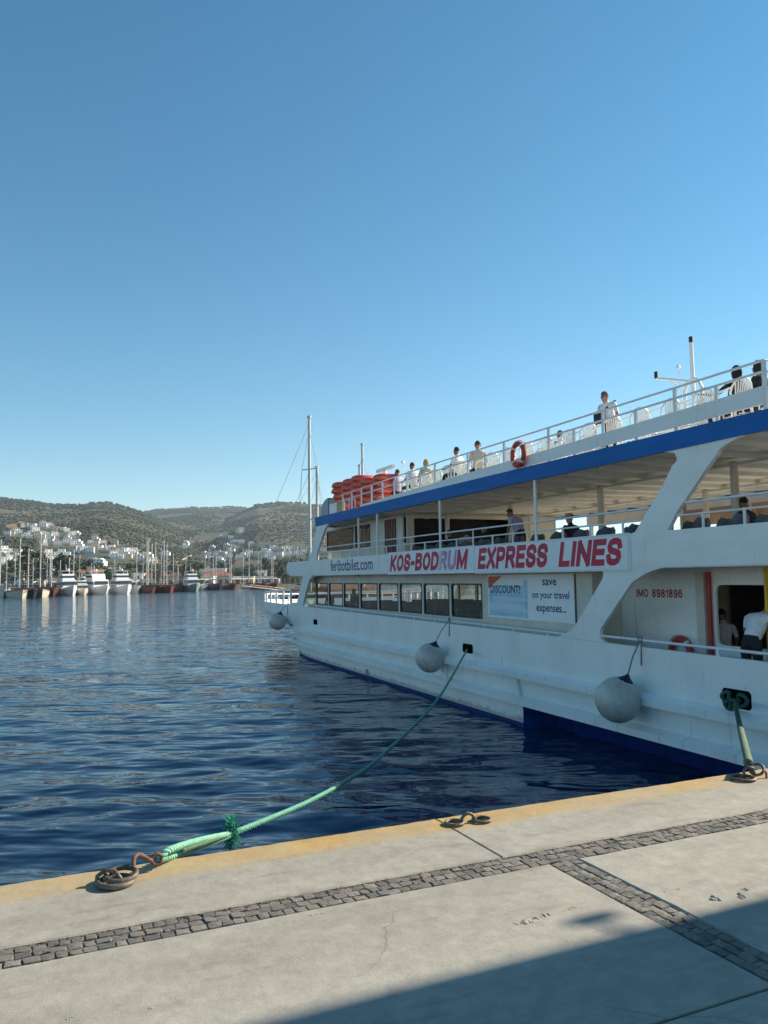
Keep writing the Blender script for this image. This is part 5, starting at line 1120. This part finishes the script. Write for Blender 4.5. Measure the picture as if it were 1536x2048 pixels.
# ------------------------------------------------------------------ waterfront: buildings and trees
def far_pt(px, off):                             # ground point 'off' metres behind the shoreline in the column px
    d = ray(px, 1150); az = math.atan2(d[0], d[1]); r = shore_r(az) + off; return np.array([r * math.sin(az), r * math.cos(az), 1.25]), r, az
def shop_proto(kind, wall):
    o = empty('waterfront_building', (0, 0, 0)); b = MB(); h = (3.6, 6.4, 4.2)[kind]
    b.box(-6, 6, 0, 8, -.2, h).build('wall', wall, o)
    for i in range(4):
        MB().box(-5.2 + i * 2.7, -3.4 + i * 2.7, -.06, -.004, .4 if kind != 1 else .6, 2.6).build('window', HWIN, o)
        if kind == 1: MB().box(-5.0 + i * 2.7, -3.6 + i * 2.7, -.06, -.004, 3.9, 5.4).build('window', HWIN, o)
    if kind == 0: MB().prism([(-6.3, -3.2, 2.5), (-6.3, -.01, 3.1), (-6.3, -.01, 3.2), (-6.3, -3.2, 2.6)], (12.6, 0, 0)).build('awning', mat('awning_canvas', (.62, .58, .50), .8), o)
    if kind == 2: MB().add([(-6.6, -.6, 4.2), (6.6, -.6, 4.2), (6.6, 8.6, 4.2), (-6.6, 8.6, 4.2), (-4, 4, 6.), (4, 4, 6.)], [(0, 1, 5, 4), (1, 2, 5), (2, 3, 4, 5), (3, 0, 4), (3, 2, 1, 0)]).build('roof', HROOF, o)
    else: MB().box(-6.2, 6.2, -.2, 8.2, h, h + .35).build('parapet', wall, o)
    return o
SPk = [(0, 0, 'low white waterfront building with a canvas awning'), (1, 0, 'two-storey white waterfront building with dark windows'), (2, 1, 'cream waterfront building under a red tiled roof'), (0, 1, 'low cream waterfront building with a canvas awning'), (2, 2, 'grey-white waterfront building under a red tiled roof')]
SPr = [shop_proto(k, HW[w_]) for k, w_, _ in SPk]; spc = [list(s_.children) for s_ in SPr]; su = [False] * 5
for i, (px, off, k, s_) in enumerate(((8, 22, 1, .8), (30, 30, 0, .9), (52, 18, 3, .8), (66, 34, 1, 1.), (92, 20, 0, .9), (112, 32, 1, .8), (128, 18, 4, .8), (150, 28, 1, .9), (188, 16, 4, 1.1), (205, 36, 1, 1.1), (232, 20, 0, .9), (258, 30, 1, .8), (284, 18, 3, .8), (300, 34, 2, .9), (322, 20, 2, 1.), (338, 30, 0, 1.), (358, 16, 3, 1.), (372, 34, 1, .9), (396, 18, 0, 1.), (420, 28, 1, 1.1), (436, 16, 2, 1.), (458, 26, 0, 1.), (480, 18, 3, 1.), (508, 28, 1, 1.), (532, 20, 0, 1.), (560, 28, 1, 1.1), (592, 20, 2, 1.), (625, 26, 1, 1.), (660, 24, 0, 1.), (700, 26, 1, 1.1), (745, 24, 2, 1.1), (800, 26, 1, 1.1), (870, 24, 0, 1.2))):
    p, r, az = far_pt(px, off); o = SPr[k] if not su[k] else copy_tree(SPr[k], None, spc[k]); su[k] = True
    place(o, p, -az + rg.uniform(-.2, .2), s_); tag(o, SPk[k][2] + ' behind the moored boats', 'building', 'buildings along the far waterfront')
BARK = mat('tree_bark', (.12, .085, .06), .9, var=.3, vscale=4)
LEAF = [mat('leaf_dark', (.032, .055, .020), .7, var=.4, vscale=.7), mat('leaf_olive', (.075, .095, .035), .7, var=.4, vscale=.7)]
def tree_proto(seed, h, w_, nl):
    r = random.Random(seed); o = empty('shore_tree', (0, 0, 0)); t = MB(); t.tube([(0, 0, -.3), (.1, 0, h * .25), (.05, .1, h * .55), (0, 0, h * .8)], [.22, .17, .11, .04], 7)
    for k in range(6):
        a = r.uniform(0, 6.28); z = h * r.uniform(.3, .6); t.tube([(0.05, .05, z), (w_ * .3 * math.cos(a), w_ * .3 * math.sin(a), z + h * .15), (w_ * .42 * math.cos(a), w_ * .42 * math.sin(a), z + h * .25)], [.09, .06, .02], 5)
    t.build('trunk', BARK, o, smooth=60)
    b = MB(); cl = [(r.gauss(0, w_ * .24), r.gauss(0, w_ * .24), h * r.uniform(.42, .92), r.uniform(.16, .30) * w_) for _ in range(11)]
    for k in range(nl):
        cx, cy, cz, cr = r.choice(cl); d = Vector((r.gauss(0, 1), r.gauss(0, 1), r.gauss(0, .8))).normalized() * cr * r.uniform(.55, 1.05); c_ = Vector((cx, cy, cz)) + d
        n_ = (d.normalized() + Vector((r.gauss(0, .5), r.gauss(0, .5), r.gauss(.3, .5)))).normalized(); u = n_.orthogonal().normalized(); v_ = n_.cross(u); s_ = r.uniform(.22, .48)
        b.add([c_ - u * s_, c_ - v_ * s_ * .6, c_ + u * s_, c_ + v_ * s_ * .6], [(0, 1, 2, 3)], 0 if r.random() < .6 else 1)
    b.build('crown', LEAF, o); return o
def palm_proto(seed, h):
    r = random.Random(seed); o = empty('shore_palm', (0, 0, 0)); MB().tube([(0, 0, -.3), (.1, 0, h * .5), (.25, .05, h)], [.26, .2, .18], 8).build('trunk', BARK, o, smooth=60); b = MB()
    for k in range(26):
        a = 2 * math.pi * k / 26 + r.uniform(-.2, .2); e = r.uniform(-.5, 1.2); L_ = r.uniform(1.9, 2.6); p = []
        for q in range(6): s_ = q / 5; rr = L_ * s_ * math.cos(e * .7); p.append(Vector((.25 + rr * math.cos(a), .05 + rr * math.sin(a), h + L_ * s_ * math.sin(e) - 1.1 * s_ * s_ * L_ * .6)))
        sd = Vector((-math.sin(a), math.cos(a), 0))
        for q in range(5):
            w0, w1 = .34 * math.sin(math.pi * min(.95, q / 5 + .1)), .34 * math.sin(math.pi * min(.97, (q + 1) / 5 + .05))
            for sg in (1, -1): b.add([p[q], p[q + 1], p[q + 1] + sd * sg * w1 - Vector((0, 0, .12)), p[q] + sd * sg * w0 - Vector((0, 0, .12))], [(0, 1, 2, 3)], 1 if q % 2 else 0)
    b.build('crown', LEAF, o); return o
TP = [tree_proto(1, 8, 6.5, 1300), tree_proto(2, 6.5, 7., 1300), tree_proto(3, 10, 5.5, 1300), palm_proto(4, 6.5), palm_proto(5, 5.)]
tpc = [list(t.children) for t in TP]; tu = [False] * 5
tl = ['broad dark-leaved tree on the far waterfront', 'low spreading tree on the far waterfront', 'tall narrow tree on the far waterfront', 'tall palm on the far waterfront', 'short palm on the far waterfront']
for i in range(84):
    px = -6 + i * 8.3 + rg.uniform(-4, 4); k = rg.choice((0, 0, 1, 1, 2, 3, 4)) if i < 60 else rg.choice((0, 1, 2)); p, r, az = far_pt(px, rg.uniform(6, 60))
    o = TP[k] if not tu[k] else copy_tree(TP[k], None, tpc[k]); tu[k] = True
    place(o, p, rg.uniform(0, 6.28), rg.uniform(.75, 1.35)); tag(o, tl[k], 'tree', 'trees along the far waterfront')

# ------------------------------------------------------------------ moored boats
WOOD = mat('varnished_wood', (.20, .075, .03), .4, var=.3, vscale=2); MASTM = mat('mast_paint', (.58, .53, .44), .5, var=.15, vscale=2); MASTW = mat('mast_white', (.62, .61, .58), .5, var=.1); RIG = mat('rigging_wire', (.10, .10, .11), .6)
SAIL = mat('furled_sail', (.60, .58, .54), .8, var=.1)
def boat_hull(b, L_, B_, h0, h1, rake, mi=0, z0=-.4):
    # x towards the bow (0 = stem at the waterline), shell from keel line to sheer
    rows = []
    for k, (zf, bf) in enumerate(((0, .72), (.35, .9), (.7, .98), (1, 1.))):
        r_ = []
        for j in range(13):
            s_ = j / 12; half = B_ / 2 * bf * (math.sin(math.pi / 2 * min(1, (1 - s_) * 1.9 + .0)) ** .75) * (1 - .18 * max(0, .25 - s_) / .25)
            sheer = h0 + (h1 - h0) * s_ ** 2.2 + .25 * (h1 - h0) * max(0, .3 - s_); z = z0 + (sheer - z0) * zf; x = -L_ + L_ * s_ + rake * zf * s_ ** 4; r_.append((x, half, z))
        rows.append(r_)
    b.grid(rows, mi); b.grid([[(x, -y, z) for x, y, z in r_] for r_ in rows], mi, flip=True)
    b.add([r_[0] for r_ in rows] + [(r_[0][0], -r_[0][1], r_[0][2]) for r_ in rows], [(0, 1, 5, 4), (1, 2, 6, 5), (2, 3, 7, 6)], mi)
    return rows[-1]
def gulet_proto(L_, B_, masts, hullm, trim, mastm, sprit=4., name='moored_gulet', stays=.02, awn=True):
    o = empty(name, (0, 0, 0)); b = MB(); top = boat_hull(b, L_, B_, 1.15, 2.1, 2.0); b.build('hull', hullm, o, smooth=40)
    MB().tube([(x, y + .02, z) for x, y, z in top], .11, 6).tube([(x, -y - .02, z) for x, y, z in top], .11, 6).build('rail', trim, o)
    d_ = MB(); d_.grid([[(x, y, z - .35) for x, y, z in top], [(x, -y, z - .35) for x, y, z in top]], flip=True); d_.build('deck', WOOD, o)
    MB().box(-L_ * .62, -L_ * .25, -B_ * .26, B_ * .26, 1.0, 2.4).build('deckhouse', trim, o)
    MB().box(-L_ * .60, -L_ * .27, -B_ * .262, B_ * .262, 1.8, 2.15).build('window', HWIN, o)
    MB().box(-L_ * .95, -L_ * .64, -B_ * .42, B_ * .42, 3.1, 3.2).build('awning', SAIL, o) if awn else None
    tip = (2.0 + sprit, 0, 2.9); MB().tube([(-.6, 0, 2.0), tip], [.14, .07], 6).build('bowsprit', WOOD, o)
    for (xm, hm_, r) in masts:
        mo = MB().tube([(xm, 0, 1.2), (xm, 0, hm_)], [r, r * .8], 8).tube([(xm, 0, hm_ - .05), (xm, 0, hm_ + .25)], r * 1.25, 8).build('mast', mastm, o, smooth=60)
        sb = MB()
        for f in (.45, .72): sb.tube([(xm, -B_ * .24, hm_ * f), (xm, B_ * .24, hm_ * f)], r * .35, 6)
        sb.build('spreader', mastm, mo)
        MB().tube([(xm - .2, 0, 3.6), (xm - hm_ * .32, 0, 3.9)], r * 1.5, 8).build('furled_sail', SAIL, o, smooth=60)
    st = MB(); hm0 = masts[0][1]; xm0 = masts[0][0]
    for f, tx in ((.97, tip), (.70, (2.0 + sprit * .5, 0, 3.0)), (.45, (1.9, 0, 2.6))): st.tube([(xm0, 0, hm0 * f), tx], stays, 4)
    for (xm, hm_, r) in masts:
        for sy in (-1, 1):
            for dx_ in (-.9, .5): st.tube([(xm, 0, hm_ * .93), (xm, sy * B_ * .24, hm_ * .72), (xm + dx_, sy * B_ * .49, 1.9)], stays * .8, 4)
    st.build('rigging', RIG, o); return o
def yacht_proto(L_, B_, hullm, arch=True):
    o = empty('motor_yacht', (0, 0, 0)); b = MB(); top = boat_hull(b, L_, B_, 1.5, 2.7, 1.6); b.build('hull', hullm, o, smooth=40)
    w_ = M['white']; d_ = MB(); d_.grid([[(x, y, z - .2) for x, y, z in top], [(x, -y, z - .2) for x, y, z in top]], flip=True); d_.build('deck', w_, o)
    def cabin(x0, x1, hw, z0, z1, rk): return MB().prism([(x0, -hw, z0), (x1, -hw, z0), (x1 - rk, -hw, z1), (x0, -hw, z1)], (0, 2 * hw, 0))
    cabin(-L_ * .85, -L_ * .2, B_ * .40, 1.6, 4.2, 1.4).build('cabin', w_, o); cabin(-L_ * .80, -L_ * .24, B_ * .402, 2.9, 3.7, .45).build('window', HWIN, o)
    cabin(-L_ * .75, -L_ * .34, B_ * .34, 4.2, 5.9, 1.0).build('flybridge', w_, o); cabin(-L_ * .70, -L_ * .36, B_ * .343, 4.8, 5.4, .35).build('window', HWIN, o)
    MB().prism([(-L_ * .21 - .30, -B_ * .34, 2.9), (-L_ * .21 - .30, B_ * .34, 2.9), (-L_ * .21 - .72, B_ * .34, 3.75), (-L_ * .21 - .72, -B_ * .34, 3.75)], (.05, 0, .03)).build('windscreen', HWIN, o)
    a = MB().box(-L_ * .8, -L_ * .42, -B_ * .36, B_ * .36, 6.7, 6.82)
    for x in (-L_ * .78, -L_ * .46):
        for y in (-B_ * .32, B_ * .32): a.tube([(x, y, 5.8), (x, y, 6.72)], .06, 6)
    a.build('hardtop', w_, o); MB().tube([(-L_ * .6, 0, 6.8), (-L_ * .62, 0, 8.6)], [.1, .05], 6).sphere((-L_ * .6, .6, 7.1), .3, 8, 6).build('radar_mast', w_, o)
    MB().tube([(x + .05, y - .05, z + .55) for x, y, z in top], .03, 5).tube([(x + .05, -y + .05, z + .55) for x, y, z in top], .03, 5).build('rail', M['steel'], o)
    return o
HD = mat('hull_dark_navy', (.02, .025, .035), .35, var=.2); HB = mat('hull_brown', (.13, .05, .03), .4, var=.25, vscale=1.5); HR = mat('hull_dark_red', (.20, .045, .03), .4, var=.25, vscale=1.5); HWt = mat('hull_boat_white', (.74, .73, .70), .35, var=.06); HC = mat('hull_cream', (.62, .55, .42), .4, var=.08); HG = mat('hull_green_grey', (.16, .26, .24), .4, var=.15)
def boat(proto_fn, label, px, py, ang, group='boats moored along the far shore', cat='boat', off=(0, 0)):
    o = proto_fn; p = on_z(px, py, 0); az = math.atan2(p[0], p[1])
    # ang: heading of the bow relative to straight towards the camera
    place(o, (p[0] + off[0], p[1] + off[1], 0), math.atan2(-p[1], -p[0]) + ang * .4); tag(o, label, cat, group); return o
def mh(px, pyt, d): r = ray(px, pyt); return EYE + d * r[2] / r[1]
for (label, px, py, ang, L_, B_, hm_, tr_, mm, tops) in (
    ('white-hulled sailing boat with one tall mast beside the dark gulet', 6, 1195, .35, 14, 4.4, HWt, HWt, MASTW, ((-6, 1082),)),
    ('dark gulet with cream bow and one thick cream mast', 44, 1196, .25, 20, 5.4, HC, HB, MASTM, ((-7, 1079),)),
    ('black-hulled gulet moored next to the cream-bowed gulet', 66, 1195, .45, 18, 5., HD, WOOD, MASTM, ((-7, 1100),)),
    ('cream gulet carrying the tallest mast of the row', 84, 1194, .2, 20, 5.2, HC, HD, MASTM, ((-7, 1069),)),
    ('brown gulet with two close white masts', 106, 1192, .25, 18, 5., HB, WOOD, MASTW, ((-5, 1117), (-9, 1111))),
    ('small white sloop without sail between the gulets', 122, 1191, .1, 10, 3., HWt, HWt, MASTW, ((-4, 1150),)),
    ('sloop with slim single mast beside the white motor yachts', 276, 1186, .25, 12, 3.6, HWt, HWt, MASTW, ((-5, 1096),)),
    ('dark brown gulet with tall pale masts close together', 304, 1186, .5, 19, 5.2, HB, HD, MASTM, ((-6, 1080), (-8.5, 1084))),
    ('dark red gulet behind the brown gulet', 318, 1185, .5, 19, 5.2, HR, WOOD, MASTM, ((-6, 1086), (-12, 1090))),
    ('dark red gulet with two well spaced masts', 340, 1185, .45, 20, 5.4, HR, WOOD, MASTW, ((-6, 1091), (-11, 1082))),
    ('varnished brown gulet with low bow rail', 362, 1183, .45, 17, 5., HB, WOOD, MASTM, ((-6, 1132),)),
    ('dark gulet with two thin masts', 438, 1180, .5, 18, 5., HD, WOOD, MASTM, ((-6, 1108), (-11, 1119))),
    ('dark gulet with a pair of pale masts by the trees', 468, 1179, .45, 18, 5., HB, WOOD, MASTM, ((-6, 1090), (-9.5, 1098))),
    ('white-hulled gulet bow-on with twin masts', 500, 1178, .12, 20, 5.8, HWt, WOOD, MASTW, ((-6, 1085), (-10, 1087))),
    ('dark gulet with one mast half hidden by the rigging', 528, 1178, .5, 18, 5., HD, WOOD, MASTM, ((-6, 1113),)),
    ('brown gulet with two masts next to the ferry bow', 552, 1177, .5, 18, 5., HB, WOOD, MASTM, ((-6, 1110), (-9, 1114)))):
    d = on_z(px, py, 0)[1]
    ms_ = [(x, mh(px, t, d + abs(x)), .19 if mm is MASTM else .15) for x, t in tops]
    boat(gulet_proto(L_, B_, ms_, hm_, tr_, mm, 3.0 if L_ > 15 else .6, 'moored_gulet' if L_ > 15 else 'moored_sloop', .03), label, px, py, ang)
for (label, px, py, ang, L_, B_, hm_) in (('white motor yacht with two short masts behind it, first of three', 145, 1191, .5, 15, 4.6, HWt), ('large white motor yacht with long cabin windows', 212, 1189, .75, 19, 5.6, HWt), ('white motor yacht with high sunlit bow', 254, 1188, .55, 16, 5.2, HWt), ('green and white motor boat low in the water', 392, 1183, .5, 15, 4.8, HG), ('small tan cabin boat between two white yachts', 168, 1190, .3, 9, 3.2, HC)):
    o = boat(yacht_proto(L_, B_, hm_), label, px, py, ang, cat='boat')
    if L_ == 9: o.scale = (1, 1, .7)
for (px, pyt, lab) in ((139, 1118, 'bare white mast of a sailing boat behind the first white yacht'), (148, 1103, 'taller bare white mast behind the first white yacht')):
    p = on_z(px, 1190.5, 0); d = p[1] + 8; o = gulet_proto(11, 3.2, [(-4, mh(px, pyt, d + 8), .15)], HWt, HWt, MASTW, .6, 'moored_sloop', .03); place(o, at_depth(px, 1180, d) * np.array([1, 1, 0]), math.atan2(-p[1], -p[0]) + .05); tag(o, lab.replace('bare white mast of a sailing boat', 'white sloop with bare mast').replace('taller bare white mast', 'white sloop with taller bare mast'), 'boat', 'boats moored along the far shore')
MSPX = [(16, 1112), (30, 1104), (58, 1118), (96, 1104), (118, 1122), (160, 1112), (190, 1128), (226, 1120), (266, 1118), (290, 1104), (326, 1096), (352, 1108), (374, 1118), (404, 1112), (420, 1098), (450, 1106), (484, 1100), (512, 1104), (538, 1108), (566, 1102), (584, 1112)]
for (px, pyt) in MSPX:
    if px > 515: continue
    p, r, az = far_pt(px, -14); o = gulet_proto(11, 3.2, [(-4, mh(px, pyt, p[1]), .12)], HWt, HWt, MASTW, .6, 'moored_sloop', .03, False)
    place(o, (p[0], p[1], 0), math.atan2(-p[1], -p[0]) + rg.uniform(-.3, .3)); tag(o, 'white sloop with a bare mast in the second row of moored boats', 'boat', 'sloops in the second row of boats')
# two big gulets lying beyond the ferry's bow
def big(px1, pt1, d1, px2, pt2, d2, hullm, label):
    a, b_ = at_depth(px1, 1157, d1), at_depth(px2, 1157, d2); ax_ = np.array([a[0] - b_[0], a[1] - b_[1]]); sp_ = np.linalg.norm(ax_); ang = math.atan2(ax_[1], ax_[0])
    o = gulet_proto(28, 6.4, [(-5, mh(px1, pt1, d1), .26), (-5 - sp_, mh(px2, pt2, d2), .22)], hullm, WOOD, MASTW, 6.5, 'sailing_gulet', .028, False)
    place(o, (a[0] + 5 * math.cos(ang), a[1] + 5 * math.sin(ang), 0), ang); tag(o, label, 'boat'); return o
big(620, 835, 118, 727, 890, 128, HD, 'large dark gulet with the tallest white mast beyond the ferry bow')
big(635, 936, 128, 721, 932, 136, HB, 'large brown gulet with shorter masts behind the dark gulet')
# excursion boat on the ferry's other side, with tan canopies
o = on_ferry('excursion_boat', 27., -17.5, 0); tag(o, 'wooden excursion boat with long tan canopy lying on the far side of the ferry', 'boat')
b = MB(); top = boat_hull(b, 26, 6.6, 2.2, 3.4, 2.); b.build('hull', HB, o, smooth=40)
MB().grid([[(x, y, z - .3) for x, y, z in top], [(x, -y, z - .3) for x, y, z in top]], flip=True).build('deck', WOOD, o)
MB().box(-22, -5, -2.4, 2.4, 1.9, 5.7).build('deckhouse', mat('cream_boards', (.50, .40, .30), .6, var=.15), o); MB().box(-21, -6, -2.41, 2.41, 4.0, 5.0).build('window', HWIN, o)
tan = mat('tan_canvas', (.50, .38, .27), .85, var=.15, vscale=1.)
for (x0, x1, zz) in ((-25, -17.6, 7.0), (-17.4, -10.1, 7.2), (-9.9, -3.0, 7.0)):
    cv = MB().prism([(x0, -3.1, zz - .7), (x0, -3.1, zz), (x0, 0, zz + .45), (x0, 3.1, zz), (x0, 3.1, zz - .7), (x0, 3.05, zz - .7), (x0, 3.05, zz - .05), (x0, 0, zz + .4), (x0, -3.05, zz - .05), (x0, -3.05, zz - .7)], (x1 - x0, 0, 0)).build('canopy', tan, o)
    MB().box(x0, x1, 3.1, 3.13, zz - .02, zz + .10).build('canopy_trim', MASTW, cv)
for x in (-23.8, -18.6, -13.4, -8.2, -3.2):
    for y in (-2.9, 2.9): MB().tube([(x, y, 2.0), (x, y, 6.9)], .04, 6).build('canopy_post', MASTW, o)

# ------------------------------------------------------------------ air
HAZE = 0.00012
if HAZE:
    hz = MB().box(-3000, 3400, -120, 4200, -3.5, 300).build('haze', bpy.data.materials.new('haze_air'), None, kind='stuff')
    hmz = bpy.data.materials['haze_air']; hmz.use_nodes = True; n = hmz.node_tree; n.nodes.clear(); vo = n.nodes.new('ShaderNodeVolumePrincipled'); vo.inputs['Color'].default_value = (.72, .85, 1, 1); vo.inputs['Density'].default_value = HAZE; vo.inputs['Anisotropy'].default_value = .2
    oo = n.nodes.new('ShaderNodeOutputMaterial'); n.links.new(vo.outputs[0], oo.inputs['Volume'])
